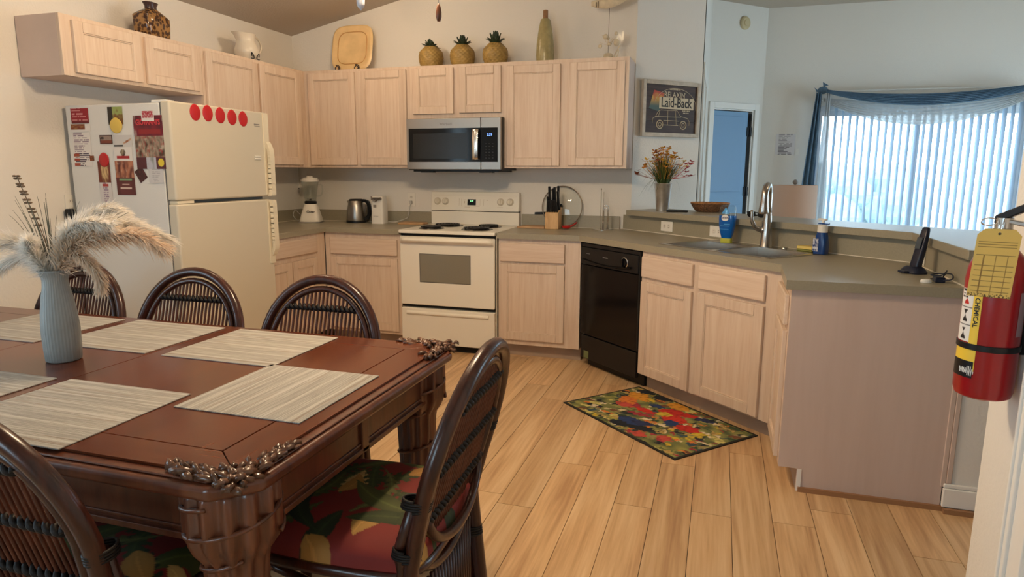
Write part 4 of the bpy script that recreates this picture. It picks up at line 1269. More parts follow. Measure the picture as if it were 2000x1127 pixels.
# ------------------------------------------------------------------ kitchen ceiling lamps (above the picture; warm light), plus an added living-room globe
GL = bpy.data.materials.new('lamp_globe'); GL.use_nodes = True
_b = GL.node_tree.nodes['Principled BSDF']
_b.inputs['Base Color'].default_value = (0.9, 0.85, 0.75, 1)
_b.inputs['Emission Color'].default_value = (*LAMP_COLOR, 1)
_b.inputs['Emission Strength'].default_value = LAMP_W
for LX, LY, lab in ((4.4, -1.2, 'added unseen globe lamp on the living room ceiling'), (-0.18, -0.95, 'frosted globe lamp on the kitchen ceiling before the corner'), (-0.18, -2.42, 'frosted globe lamp on the kitchen ceiling before the refrigerator')):  # the living-room globe is an added fill light for the angled wall
    kl = thing('ceiling_lamp', lab, 'lamp', (LX, LY, ceil_z(LX)), 0, 'globe lamps on the ceiling')
    MB().lathe([(0.001, 0.03), (0.10, 0.03), (0.10, -0.03), (0.05, -0.05), (0.035, -0.07), (0.001, -0.07)], 28).build('canopy', FANW, kl, smooth=True)
    MB().sphere((0, 0, -0.125), {4.4: 0.068, -0.95: 0.06}.get(LX if LX > 1 else LY, 0.072), 20, 12).build('globe', GL, kl, smooth='all')

# ------------------------------------------------------------------ flyers and magnets on the refrigerator
PRINT = paint_mat('glossy_print', 0.45)
def flyer(name, label, cat, quad, fn, nx=40, nz=50, layer=0, group='flyers on the refrigerator side', tilt=0.0):
    """printed sheet against the side of the refrigerator; quad is (u0, v0, u1, v1) in the photograph"""
    u0, v0, u1, v1 = quad
    y = FRY + 0.004 - 0.0022 - 0.0012 * layer
    a, b = on_y(u0, v0, y), on_y(u1, v1, y)
    w, h = (b.x - a.x), (a.z - b.z)
    c = (a + b) / 2
    m = MB().grid(lambda s, t: (w * (s - 0.5), -0.0005, h * (t - 0.5)), nx, nz)
    m.box(-w / 2, -0.0004, -h / 2, w / 2, 0.0003, h / 2)
    o = m.build(name, PRINT)
    paint(o.data, lambda x, yy, z: fn(x / w + 0.5, z / h + 0.5))
    o.location = (c.x, y, c.z)
    o.rotation_euler = (0, tilt, 0)
    tag(o, label, cat, group)
    o['w'], o['h'] = w, h
    return o
def nz(u, v, s, o=0.0): return noise.noise(Vector((u * s + o, v * s - o, o)))
def mixc(a, b, t): t = max(0, min(1, t)); return tuple(p + (q - p) * t for p, q in zip(a, b))
WH, PUR, BRN, DK = srgb(225, 220, 216), srgb(120, 96, 120), srgb(150, 90, 60), srgb(58, 28, 26)
CR = srgb(150, 24, 40)
def lines(u, v, n, ink, bg, fill=0.5, seed=0.0, margin=0.08):
    k = v * n
    if margin < u < 1 - margin and (k % 1) < fill and nz(u, math.floor(k), 9, seed) > -0.25 and u < 0.75 + 0.2 * math.sin(math.floor(k) * 7.1 + seed): return ink
    return bg
def f_red(u, v): return mixc(lines(u, v, 5, srgb(220, 150, 150), CR, 0.35, 1), srgb(90, 14, 26), 1.2 - 4 * v)
def f_food(u, v): return mixc(srgb(160, 110, 60), srgb(110, 20, 30), 0.5 + nz(u, v, 6, 3)) if v > 0.3 and u < 0.75 else WH
def f_list(u, v):
    if v < 0.42 and u < 0.3 and (v * 7) % 1 < 0.6: return mixc(BRN, srgb(170, 50, 40), 0.5 + nz(u, v, 12, 2))
    return lines(u, v, 17, PUR if v > 0.42 else srgb(70, 60, 80), WH, 0.5, 4)
def f_sticker(u, v): return mixc(srgb(70, 40, 24), srgb(150, 80, 40), 0.5 + nz(u, v, 5, 8))
def f_photo(u, v): return mixc(srgb(50, 40, 30), srgb(40, 36, 32), 0.5) if u < 0.3 else mixc(srgb(120, 80, 40), srgb(150, 165, 95), (v - 0.35) * 2.5 + nz(u, v, 7, 1))
def f_ticket(u, v):
    if u < 0.04 or u > 0.96 or v < 0.07 or v > 0.93: return DK
    if v < 0.4: return srgb(120, 60, 45)
    return mixc(srgb(150, 130, 120), srgb(60, 50, 46), 1.0 if (u - 0.2) ** 2 + (v - 0.65) ** 2 < 0.02 else 0.3 * nz(u, v, 8, 2))
def f_post(u, v):
    if v < 0.16 and u < 0.5: return srgb(30, 28, 28)
    d = abs(v - 0.45 - (u - 0.72) * 0.9)
    if 0.5 < u < 0.95 and d < 0.09: return mixc(srgb(140, 70, 40), srgb(210, 180, 150), abs(u - 0.72) * 4)
    return srgb(205, 202, 200)
def f_big(u, v):
    if v > 0.62:
        c = mixc(srgb(120, 16, 40), srgb(84, 14, 34), nz(u, v, 5, 1) + 0.5)
        if 0.66 < v < 0.74 and 0.15 < u < 0.9: c = srgb(140, 30, 36)
        if 0.10 > u or u > 0.96: c = mixc(c, srgb(180, 170, 160), nz(u, v, 9, 7))
        return c
    if v > 0.22:
        t = nz(u, v, 9, 3); q = nz(u, v, 16, 9)
        c = mixc(srgb(70, 50, 36), srgb(190, 170, 150), 0.5 + t)
        c = mixc(c, srgb(150, 40, 36), q * 1.4)
        return mixc(c, srgb(40, 60, 36), -q * 1.2 - 0.2)
    if 0.34 < u < 0.68: return mixc(srgb(190, 190, 200), srgb(120, 130, 120), nz(u, v, 8, 5))
    if (u - 0.84) ** 2 + ((v - 0.12) * 1.4) ** 2 < 0.011: return srgb(226, 200, 60)
    return srgb(84, 34, 44)
def f_brochure(u, v):
    if v > 0.71:
        if 0.14 < u < 0.84 and 0.75 < v < 0.82: return srgb(170, 30, 40)
        if (u - 0.5) ** 2 + ((v - 0.88) * 2) ** 2 < 0.02: return mixc(srgb(60, 50, 46), srgb(190, 170, 140), 0.5 + nz(u, v, 8, 2))
        return WH
    if v > 0.36: return mixc(mixc(srgb(90, 36, 34), srgb(186, 120, 90), 0.5 + nz(u, v, 7, 4)), srgb(210, 190, 170), nz(u, v, 13, 6) - 0.25)
    c = mixc(srgb(96, 40, 44), srgb(70, 36, 30), nz(u, v, 4, 2))
    if 0.18 < u < 0.85 and 0.30 < v < 0.345: return srgb(120, 160, 120)
    if 0.2 < u < 0.8 and 0.13 < v < 0.16: return srgb(210, 190, 180)
    if 0.3 < u < 0.7 and 0.21 < v < 0.235: return srgb(190, 160, 150)
    return c
def f_booklet(u, v):
    if v > 0.47: return mixc(srgb(110, 50, 34), srgb(210, 180, 130), 1.6 - 9 * ((u - 0.55) ** 2 + (v - 0.76) ** 2) + nz(u, v, 8, 3) - 0.6)
    if 0.25 < u < 0.75 and 0.37 < v < 0.44: return srgb(170, 60, 60)
    return lines(u, v, 18, srgb(150, 130, 150), srgb(214, 208, 206), 0.4, 5, 0.28)
def f_dark(u, v): return mixc(srgb(60, 28, 32), srgb(110, 40, 44), nz(u, v, 5, 4))
def f_white(u, v): return lines(u, v, 8, srgb(170, 168, 172), srgb(206, 204, 204), 0.3, 3, 0.2)
flyer('flyer', 'small red card at the top rear of the fridge side', 'flyer', (137, 212, 174, 241), f_red, 24, 20)
flyer('flyer', 'narrow food picture card under the red card', 'flyer', (138, 243, 177, 257), f_food, 24, 12)
flyer('price_list', 'white price list with purple print and food pictures', 'flyer', (140, 259, 182, 324), f_list, 34, 56)
flyer('sticker', 'tiny brown picture sticker beside the price list', 'sticker', (175, 304, 184, 314), f_sticker, 10, 10, 1)
flyer('photo_card', 'green and brown photo card behind the yellow magnet', 'card', (209, 209, 241, 243), f_photo, 24, 24)
flyer('ticket', 'small framed brown ticket above the red magnet', 'ticket', (194, 264, 220, 281), f_ticket, 28, 18)
flyer('postcard', 'white postcard with a small brown figure', 'card', (221, 264, 259, 286), f_post, 28, 18)
bigf = flyer('pizza_flyer', 'large dark red restaurant flyer with a food photograph', 'flyer', (259, 226, 325, 330), f_big, 60, 80, 1)
MG = lambda x, z: Matrix.Translation((x, -0.0012, z)) @ VX
w, h = bigf['w'], bigf['h']
text_mesh('flyer_title', "GIOVANNI'S", 0.040, mat('flyer_red', srgb(206, 60, 70), 0.5), bigf, MG(0, h * 0.37), 0.0002, sx=0.74, bold=0.0012)
flyer('logo_magnet', 'white and red restaurant logo magnet on the large flyer', 'magnet', (275, 217, 301, 236), lambda u, v: WH if v < 0.32 or u < 0.06 or u > 0.94 else mixc(srgb(170, 40, 60), WH, nz(u, v, 9, 2) + 0.1), 24, 18, 2, 'magnets on the refrigerator side')
flyer('flyer', 'dark red card tilted below the large flyer', 'flyer', (266, 328, 285, 354), f_dark, 14, 18, 0, tilt=R(-32))
flyer('flyer', 'white card with faint print below the large flyer', 'flyer', (290, 328, 321, 358), f_white, 20, 20, 0)
bro = flyer('brochure', 'white and brown restaurant brochure with a logo on top', 'brochure', (221, 287, 266, 381), f_brochure, 44, 84)
flyer('booklet', 'narrow food booklet hanging under the red magnet', 'booklet', (190, 315, 221, 394), f_booklet, 30, 60)
REDM = mat('red_magnet', srgb(186, 30, 36), 0.35)
YELM = mat('yellow_magnet', srgb(222, 190, 92), 0.4)
def oval(name, label, p, rx, rz_, mt, axis, group):
    m = MB().lathe([(0.001, 0.004), (0.80, 0.0045), (0.95, 0.003), (1.0, 0.001), (1.0, 0.0), (0.001, 0.0)], 28)
    m.v = [(x * rx, y * rz_ * (1.0 - 0.12 * (y > 0) * abs(x)), z) for x, y, z in m.v]
    m.xf(Matrix.Rotation(R(90), 4, 'X') if axis == 'y' else Matrix.Rotation(R(90), 4, 'Z') @ Matrix.Rotation(R(90), 4, 'X'))
    o = m.build(name, mt, smooth=True)
    o.location = p
    return tag(o, label, 'magnet', group)
oval('magnet', 'rounded red magnet holding the booklet', on_y(203, 312, FRY + 0.004 - 0.0036), 0.036, 0.040, REDM, 'y', 'magnets on the refrigerator side')
oval('magnet', 'rounded yellow magnet over the photo card', on_y(226.5, 245, FRY + 0.004 - 0.0036), 0.043, 0.042, YELM, 'y', 'magnets on the refrigerator side')
for (u, v), lab in zip(((381, 219), (405.5, 221), (430, 225), (453, 229), (474.5, 232)), ('first from the hinge side', 'second from the hinge side', 'middle one', 'second from the handle side', 'nearest the handle')):
    oval('magnet', 'rounded red magnet on the freezer door, ' + lab, on_x(u, v, FRX + 0.0002), 0.040, 0.046, REDM, 'x', 'row of red magnets on the freezer door')
p = on_x(503, 310, FRX + 0.0006)
cl = thing('magnet_clip', 'white magnetic clip near the freezer handle', 'clip', tuple(p))
MB().box(0, -0.03, -0.006, 0.006, 0.03, 0.006).build('clip_bar', WHITEP, cl, bevel=0.002)
MB().box(0, -0.026, 0.010, 0.006, 0.030, 0.017).build('clip_bar', WHITEP, cl, bevel=0.002)

# outlet behind the refrigerator with its plug
def outlet(name, label, loc, rot, gang=1, plug=False, grp='wall outlets', horiz=False):
    t = thing(name, label, 'outlet', loc, rot=rot, group=grp)
    w = 0.036 * gang + (0.0 if gang == 1 else 0.022)
    MB().box(-w, -0.006, -0.058, w, 0, 0.058).build('cover_plate', WHITEP, t, bevel=0.003)
    n = 1 if gang == 1 else 2
    for g in range(n):
        gx = 0 if n == 1 else (-0.023 + 0.046 * g)
        for s in (-1, 1):
            MB().lathe([(0.017, 0), (0.017, 0.0015), (0.0001, 0.0016)], 20, sy=0.82).xf(Matrix.Translation((gx, -0.006, s * 0.021)) @ VX).build('socket', mat('socket_cream', (0.74, 0.70, 0.62), 0.4), t)
            MB().box(gx - 0.007, -0.0082, s * 0.021 - 0.004, gx - 0.005, -0.0076, s * 0.021 + 0.006).box(gx + 0.005, -0.0082, s * 0.021 - 0.004, gx + 0.007, -0.0076, s * 0.021 + 0.006).build('slot', DARK, t)
    return t
p = on_x(138, 400, XL)
ot = outlet('wall_outlet', 'cream outlet on the wall beside the refrigerator', (XL, p.y + 0.0, p.z), (0, 0, R(90)))
pl = thing('power_plug', 'black plug and cord hanging beside the refrigerator', 'plug', (XL + 0.012, p.y - 0.035, p.z - 0.05))
MB().box(0, -0.02, -0.03, 0.035, 0.02, 0.03).build('plug_body', BLACKP, pl, bevel=0.008)
MB().tube(spline([(0.02, 0.0, -0.03), (0.03, 0.02, -0.12), (0.025, 0.03, -0.30), (0.02, 0.03, -0.60), (0.02, 0.03, -0.9)], 6), 0.005, 6).build('cord', BLACKP, pl, smooth='all')

# ------------------------------------------------------------------ decorations on top of the wall cabinets
ZT = 2.1345
# brown mosaic vase
pv = Vector((-1.135, -1.66, ZT))
bv = thing('mosaic_vase', 'brown mottled glossy bottle vase on the wall cabinet', 'vase', tuple(pv), R(8))
MOS = bpy.data.materials.new('brown_mosaic'); MOS.use_nodes = True
nt = MOS.node_tree
vo = nt.nodes.new('ShaderNodeTexVoronoi'); vo.inputs['Scale'].default_value = 46; vo.feature = 'F1'
rp = nt.nodes.new('ShaderNodeValToRGB'); e = rp.color_ramp.elements
e[0].color, e[1].color = (*srgb(62, 36, 22), 1), (*srgb(150, 112, 66), 1); e[0].position, e[1].position = 0.42, 0.62
tcx = nt.nodes.new('ShaderNodeTexCoord'); nt.links.new(tcx.outputs['Object'], vo.inputs['Vector'])
nt.links.new(vo.outputs['Distance'], rp.inputs['Fac']); nt.links.new(rp.outputs['Color'], nt.nodes['Principled BSDF'].inputs['Base Color'])
nt.nodes['Principled BSDF'].inputs['Roughness'].default_value = 0.15
def rrect(hx, hy, p=5, n=40):
    return [((abs(math.cos(a)) ** (2 / p)) * math.copysign(hx, math.cos(a)), (abs(math.sin(a)) ** (2 / p)) * math.copysign(hy, math.sin(a))) for a in [2 * math.pi * i / n for i in range(n)]]
def loft(rows, cap=True, n=40):
    """rows of (hx, hy, z, p)"""
    m = MB(); vs, fs = [], []
    for hx, hy, z, p in rows: vs += [(x, y, z) for x, y in rrect(hx, hy, p, n)]
    for i in range(len(rows) - 1):
        for k in range(n):
            k2 = (k + 1) % n
            fs.append((i * n + k, i * n + k2, (i + 1) * n + k2, (i + 1) * n + k))
    if cap: fs += [tuple(range(n - 1, -1, -1)), tuple((len(rows) - 1) * n + k for k in range(n))]
    return m.add(vs, fs)
loft([(0.055, 0.098, 0, 5), (0.060, 0.104, 0.008, 5), (0.064, 0.110, 0.10, 5), (0.063, 0.110, 0.138, 5), (0.056, 0.098, 0.150, 4), (0.040, 0.062, 0.172, 3), (0.034, 0.044, 0.182, 2)]).build('vase_body', MOS, bv, smooth=True)
loft([(0.030, 0.040, 0.180, 2), (0.030, 0.038, 0.200, 2), (0.036, 0.052, 0.222, 2.2), (0.032, 0.046, 0.222, 2.2), (0.024, 0.030, 0.20, 2)]).build('vase_neck', mat('dark_neck', srgb(62, 40, 40), 0.3), bv, smooth=True)
# white pitcher
pi = thing('pitcher', 'cream pitcher with dark scroll pattern on the wall cabinet', 'pitcher', (-1.13, -0.80, ZT), R(85))
CW = mat('cream_glaze', (0.72, 0.66, 0.56), 0.25)
m = MB().lathe([(0.050, 0), (0.058, 0.006), (0.085, 0.055), (0.088, 0.085), (0.074, 0.125), (0.062, 0.150), (0.066, 0.185), (0.071, 0.198), (0.066, 0.198), (0.056, 0.150)], 36)
m.v = [(x - (0.055 * max(0, -x / 0.07) ** 2 * max(0, (z - 0.13) / 0.068) if x < 0 and z > 0.13 and abs(y) < 0.05 else 0), y, z) for x, y, z in m.v]
m.build('pitcher_body', CW, pi, smooth=True)
MB().tube(spline([(0.060, 0, 0.178), (0.110, 0, 0.190), (0.150, 0, 0.150), (0.140, 0, 0.095), (0.085, 0, 0.055)], 6), 0.0075, 8).build('handle', CW, pi, smooth='all')
m = MB()
for s in (-1, 1):
    m.tube([(s * 0.035 + 0.03 * t * s * math.cos(5 * t), -0.083 + 0.010 * abs(s * 0.035 + 0.03 * t) * 8, 0.035 + 0.03 * math.sin(5 * t) * (1 - t * 0.5)) for t in [i / 18 for i in range(19)]], 0.0035, 5)
m.build('scroll_pattern', INK, pi)
# square platter on scroll feet
pt = thing('platter', 'square tan glazed platter leaning on the wall', 'platter', (-0.655, -0.150, ZT + 0.012), rot=(R(-11), 0, 0))
TAN = mat('tan_glaze', srgb(232, 200, 148), 0.22, var=0.10, vscale=9)
TAN2 = mat('tan_glaze_ring', srgb(200, 150, 90), 0.3)
m = MB()
nn = 44
for k, (hs, dep) in enumerate([(0.186, 0.012), (0.180, 0.0), (0.168, -0.002), (0.130, 0.014), (0.122, 0.020), (0.02, 0.022)]):
    m.v += [(x, dep, 0.192 + z) for x, z in rrect(hs, hs, 4, nn)]
m.f = [(i * nn + k, i * nn + (k + 1) % nn, (i + 1) * nn + (k + 1) % nn, (i + 1) * nn + k) for i in range(5) for k in range(nn)] + [tuple(5 * nn + k for k in range(nn))]
m.v += [(x, 0.030, 0.192 + z) for x, z in rrect(0.150, 0.150, 4, nn)]
m.f += [(k, (k + 1) % nn, 6 * nn + (k + 1) % nn, 6 * nn + k) for k in range(nn)] + [tuple(6 * nn + k for k in range(nn))]
m.build('dish', TAN, pt, smooth='all')
MB().tube([(x, 0.012, 0.192 + z) for x, z in rrect(0.131, 0.131, 4, 48)], 0.0035, 6, closed=True).build('ring_groove', TAN2, pt, smooth='all')
es = thing('plate_easel', 'dark iron scroll easel holding the platter', 'easel', (-0.655, -0.185, ZT))
IRON = mat('dark_iron', (0.03, 0.015, 0.01), 0.4)
for s in (-1, 1):
    m = MB().tube([(s * 0.088 + (0.012 + 0.014 * t) * math.cos(-1.2 + 9.5 * t), -0.012, 0.026 + (0.012 + 0.014 * t) * math.sin(-1.2 + 9.5 * t)) for t in [i / 40 for i in range(41)]], 0.004, 6)
    m.tube([(s * 0.088, -0.012, 0.004), (s * 0.088, 0.10, 0.004)], 0.004, 6)
    m.build('scroll', IRON, es, smooth='all')
# pineapples
PY = mat('pineapple_gold', srgb(168, 138, 78), 0.35, var=0.22, vscale=30)
PG = mat('pineapple_crown', srgb(46, 60, 42), 0.3, var=0.35, vscale=40)
def pineapple(loc, rz, label, tall=1.0, droop=0.0):
    t = thing('pineapple_jar', label, 'figurine', loc, rz, 'ceramic pineapples above the microwave')
    m = MB()
    nu, nv = 72, 56
    def f(u, v):
        z = 0.158 * v
        r = 0.062 + 0.040 * math.sin(math.pi * (0.16 + 0.72 * v)) - 0.055 * max(0, v - 0.75) * 1.6 - 0.010
        a = 2 * math.pi * u
        g1 = abs(math.sin(a * 9 + v * 17)); g2 = abs(math.sin(a * 9 - v * 17))
        r += 0.0105 * min(g1, g2) ** 0.6 - 0.005
        return (r * math.cos(a), r * math.sin(a), z)
    m.grid(f, nu, nv)
    m.lathe([(0.001, 0.156), (0.05, 0.158)], 24, cap=False).lathe([(0.001, 0.0), (0.070, 0.0)], 24, cap=False)
    m.build('fruit', PY, t, smooth='all')
    rr = random.Random(int(abs(loc[0]) * 1000))
    for ring_, (n, r0, L, out) in enumerate(((9, 0.034, 0.050, 0.040), (8, 0.024, 0.060, 0.022), (6, 0.012, 0.068, 0.006))):
        for i in range(n):
            a = 2 * math.pi * (i + 0.5 * ring_) / n
            c, s = math.cos(a), math.sin(a)
            lm = MB()
            for k in range(6):
                q = k / 5
                w = 0.015 * math.sin(math.pi * (0.25 + 0.72 * q))
                rad = r0 + out * q ** 1.6
                zz = 0.152 + 0.008 * ring_ + L * tall * q * (1 - 0.35 * q * (ring_ == 0))
                zz -= droop * q * max(0, c)
                for e_, dd in ((-1, 0.0), (0, -0.004), (1, 0.0)):
                    lm.v.append((c * (rad + dd) - s * w * e_, s * (rad + dd) + c * w * e_, zz))
            lm.f = [(k * 3 + e_, k * 3 + e_ + 1, k * 3 + e_ + 4, k * 3 + e_ + 3) for k in range(5) for e_ in range(2)]
            o = lm.build('crown_leaf', PG, t, smooth='all')
            sd = o.modifiers.new('thick', 'SOLIDIFY'); sd.thickness = 0.003
    return t
pineapple((0.075, -0.175, ZT), 0.3, 'ceramic pineapple beside the platter, its crown drooping to one side', 0.72, 0.03)
pineapple((0.335, -0.175, ZT), 1.2, 'ceramic pineapple in the middle of the three', 0.90)
pineapple((0.600, -0.175, ZT), 2.0, 'ceramic pineapple with the tallest crown, near the bottle vase', 1.15)
# tall bottle vase with cork
tv = thing('bottle_vase', 'tall tapered grey-green bottle vase with a cork', 'vase', (0.985, -0.170, ZT))
MB().lathe([(0.055, 0), (0.064, 0.004), (0.067, 0.06), (0.064, 0.13), (0.056, 0.20), (0.045, 0.26), (0.036, 0.298), (0.030, 0.308), (0.018, 0.312), (0.014, 0.30)], 32).build('vase_body', mat('mottled_sage', srgb(158, 146, 104), 0.25, var=0.16, vscale=26), tv, smooth=True)
MB().lathe([(0.014, 0.305), (0.018, 0.313), (0.018, 0.366), (0.015, 0.37), (0.0001, 0.37)], 18).build('cork', mat('cork_brown', srgb(142, 104, 70), 0.7, var=0.2, vscale=60), tv, smooth=True)
# fish ornament
fo = thing('fish_ornament', 'white carved fish on a wire stand with shells', 'ornament', (1.452, -0.175, ZT))
WF = mat('weathered_white', srgb(214, 200, 172), 0.6, var=0.12, vscale=30)
MB().lathe([(0.036, 0), (0.038, 0.004), (0.030, 0.008), (0.030, 0.022), (0.034, 0.026), (0.030, 0.032), (0.034, 0.036), (0.024, 0.046), (0.004, 0.05)], 24).box(-0.056, -0.03, 0, 0.05, 0.03, 0.004).build('base', WF, fo, smooth=True)
MB().cyl((0, 0, 0.04), (0, 0, 0.36), 0.0018, 6).build('wire', mat('wire_brown', (0.12, 0.09, 0.06), 0.5), fo)
def fish(u, v):
    x = -0.13 + 0.32 * u
    t = u
    zc = 0.365 + 0.10 * max(0, t - 0.35) ** 1.3 + 0.012 * (0.35 - t) * (t < 0.35)
    rz_ = 0.042 * math.sin(math.pi * min(1, 0.06 + 0.90 * t)) ** 0.7 * (1 - 0.45 * t) + 0.002
    a = 2 * math.pi * v
    return (x, 0.45 * rz_ * math.cos(a), zc + 0.02 + rz_ * math.sin(a))
fb = MB().grid(fish, 26, 18)
fb.add([(0.185, 0, 0.440), (0.250, 0, 0.505), (0.225, 0.006, 0.450), (0.250, 0, 0.405), (0.225, -0.006, 0.450)], [(0, 1, 2), (0, 2, 3), (0, 4, 1), (0, 3, 4)])
fi = fb.build('fish', WF, fo, smooth='all')
MB().box(-0.095, -0.022, 0.36, -0.090, -0.012, 0.395).box(-0.08, -0.023, 0.358, -0.076, -0.013, 0.40).build('gill_marks', mat('gill_brown', (0.2, 0.14, 0.09), 0.6), fi)
rr = random.Random(12)
for i in range(7):
    a = rr.uniform(-0.075, 0.07)
    MB().sphere((a, rr.uniform(-0.02, 0.02), 0.12 + rr.uniform(-0.02, 0.06) + a * 0.2), rr.uniform(0.012, 0.022), 10, 7, (1, 0.8, rr.uniform(0.7, 1.2))).build('shell', WF, fo, smooth='all')
MB().add([(0.055, 0, 0.135), (0.070, 0, 0.185), (0.074, 0, 0.185), (0.095, 0, 0.150), (0.098, 0, 0.195), (0.108, 0, 0.195), (0.104, 0, 0.125), (0.092, 0, 0.125), (0.074, 0, 0.160), (0.066, 0, 0.130)], [(0, 1, 2, 9), (2, 3, 7, 8), (3, 4, 5, 6)]).build('metal_flag', mat('pale_metal', (0.85, 0.82, 0.72), 0.3, 0.4), fo)
m = MB()
for i in range(9):
    a = rr.uniform(-0.09, 0.09)
    m.tube([(0, 0, 0.10), (a * 0.6, rr.uniform(-0.01, 0.01), 0.13 + rr.uniform(-0.02, 0.05)), (a, 0, 0.14 + rr.uniform(-0.03, 0.05))], 0.0012, 4)
tag(m.build('coral_twigs', WF, fo), kind='stuff')
MB().tube(spline([(0.03, 0, 0.004), (0.055, 0, 0.05), (0.085, 0.0, 0.10)], 5), 0.004, 5).tube(spline([(0.045, 0, 0.004), (0.068, 0, 0.03), (0.075, 0, 0.07)], 5), 0.004, 5).build('coral_branch', WF, fo, smooth='all')

# ------------------------------------------------------------------ on the worktop, left of the range
ZW = 0.9152
bl = thing('blender', 'white blender with a glass jar on the worktop', 'blender', (-1.020, -0.245, ZW), R(20))
loft([(0.082, 0.082, 0, 5), (0.086, 0.086, 0.008, 5), (0.084, 0.084, 0.03, 5), (0.066, 0.066, 0.10, 4), (0.052, 0.052, 0.145, 3), (0.048, 0.048, 0.155, 2)]).build('motor_base', WHITEP, bl, smooth=True)
MB().box(-0.088, -0.088, 0, 0.088, 0.088, 0.010).build('foot_trim', mat('grey_trim', (0.3, 0.28, 0.26), 0.4), bl, bevel=0.02)
MB().lathe([(0.046, 0.155), (0.050, 0.160), (0.050, 0.175), (0.044, 0.180)], 24).build('collar', BLACKP, bl, smooth=True)
jar = MB().lathe([(0.045, 0.180), (0.049, 0.20), (0.062, 0.28), (0.070, 0.340), (0.068, 0.340), (0.059, 0.28), (0.045, 0.20), (0.041, 0.184)], 28, cap=False).build('jar', GLASS, bl, smooth=True)
MB().tube(spline([(0.064, 0, 0.315), (0.098, 0, 0.31), (0.102, 0, 0.26), (0.085, 0, 0.225), (0.054, 0, 0.22)], 5), 0.006, 8).build('jar_handle', GLASS, jar, smooth='all')
MB().lathe([(0.010, 0.184), (0.014, 0.192), (0.004, 0.198), (0.0001, 0.20)], 12).box(-0.03, -0.004, 0.192, 0.03, 0.004, 0.198).box(-0.004, -0.03, 0.196, 0.004, 0.03, 0.202).build('blade', CHROME, bl)
MB().lathe([(0.066, 0.336), (0.073, 0.342), (0.073, 0.356), (0.066, 0.360), (0.066, 0.366), (0.060, 0.372), (0.030, 0.374), (0.026, 0.388), (0.0001, 0.39)], 28).build('lid', WHITEP, bl, smooth=True)
text_mesh('brand_text', 'Oster', 0.028, INK, bl, Matrix.Rotation(R(2), 4, 'Z') @ Matrix.Translation((0.012, -0.073, 0.092)) @ Matrix.Rotation(R(90 - 14), 4, 'X'), 0.002)
MB().tube(spline([(-0.07, 0.03, 0.03), (-0.11, 0.04, 0.07), (-0.14, 0.03, 0.10), (-0.15, 0.0, 0.06), (-0.12, -0.01, 0.02), (-0.09, 0.04, 0.008)], 6), 0.0035, 6).build('power_cord', mat('grey_cord', (0.35, 0.34, 0.32), 0.5), bl, smooth='all')
wi_ = Matrix.Translation((-1.020, -0.245, ZW)) @ Matrix.Rotation(R(20), 4, 'Z')
MB().tube(spline([on_y(553, 332, -0.006), on_y(561, 348, -0.006), on_y(559, 364, -0.006), on_y(585, 368, -0.02)], 8), 0.003, 6).xf(wi_.inverted()).build('power_cord', BLACKP, bl, smooth='all')
kt = thing('kettle', 'stainless electric kettle with black handle on the worktop', 'kettle', (-0.655, -0.130, ZW))
MB().lathe([(0.084, 0.0), (0.086, 0.012), (0.084, 0.018), (0.078, 0.020), (0.0001, 0.02)], 32).build('power_base', BLACKP, kt, smooth=True)
MB().lathe([(0.080, 0.020), (0.082, 0.028), (0.080, 0.06), (0.072, 0.13), (0.062, 0.182), (0.058, 0.186)], 36).build('kettle_body', STEEL, kt, smooth=True)
MB().lathe([(0.060, 0.182), (0.062, 0.190), (0.050, 0.198), (0.0001, 0.200)], 28).build('lid', BLACKP, kt, smooth=True)
MB().add([(-0.058, -0.024, 0.184), (-0.058, 0.024, 0.184), (-0.088, 0, 0.182), (-0.062, -0.02, 0.150), (-0.062, 0.02, 0.150)], [(0, 1, 2), (0, 2, 3), (1, 4, 2), (2, 4, 3)]).build('spout', STEEL, kt)
m = MB()
hp = spline([(0.050, 0, 0.186), (0.085, 0, 0.184), (0.115, 0, 0.165), (0.124, 0, 0.11), (0.118, 0, 0.06), (0.085, 0, 0.035)], 6)
for a, b in zip(hp, hp[1:]):
    t = (b - a) / 2; nn_ = Vector((t.z, 0, -t.x)).normalized()
    m.obox((a + b) / 2, nn_ * 0.011, (0, 0.014, 0), t * 1.15)
m.build('handle', BLACKP, kt, smooth=True)
MB().box(0.05, -0.012, 0.025, 0.118, 0.012, 0.05).build('switch', BLACKP, kt, bevel=0.006)
op = thing('can_opener', 'white upright electric can opener by the kettle', 'can opener', (-0.425, -0.150, ZW))
loft([(0.056, 0.050, 0, 6), (0.056, 0.050, 0.10, 6), (0.050, 0.046, 0.190, 6), (0.048, 0.044, 0.222, 6), (0.044, 0.040, 0.228, 5)]).build('housing', WHITEP, op, smooth=True)
MB().box(-0.044, -0.062, 0.196, 0.044, -0.040, 0.216).tube([(-0.046, -0.055, 0.222), (-0.022, -0.066, 0.196), (0.0, -0.066, 0.186), (0.020, -0.064, 0.205), (0.044, -0.058, 0.216)], 0.005, 6).lathe([(0.011, 0), (0.011, 0.012), (0.0001, 0.013)], 12, (0, -0.058, 0.186)).build('cutting_lever', mat('dull_metal', (0.3, 0.28, 0.26), 0.35, 1.0), op)
MB().box(-0.03, -0.0515, 0.133, -0.004, -0.048, 0.156).box(-0.03, -0.0525, 0.062, 0.012, -0.049, 0.064).build('printed_mark', GREYINK, op)
p = on_y(804, 390, -0.003)
outlet('wall_outlet', 'cream outlet on the wall left of the range', (p.x, -0.0005, p.z), (0, 0, 0))
pw = thing('appliance_cord', 'grey cord from the can opener up to the outlet', 'cord', (-0.37, -0.11, ZW))
q = p - Vector((-0.37, -0.11, ZW))
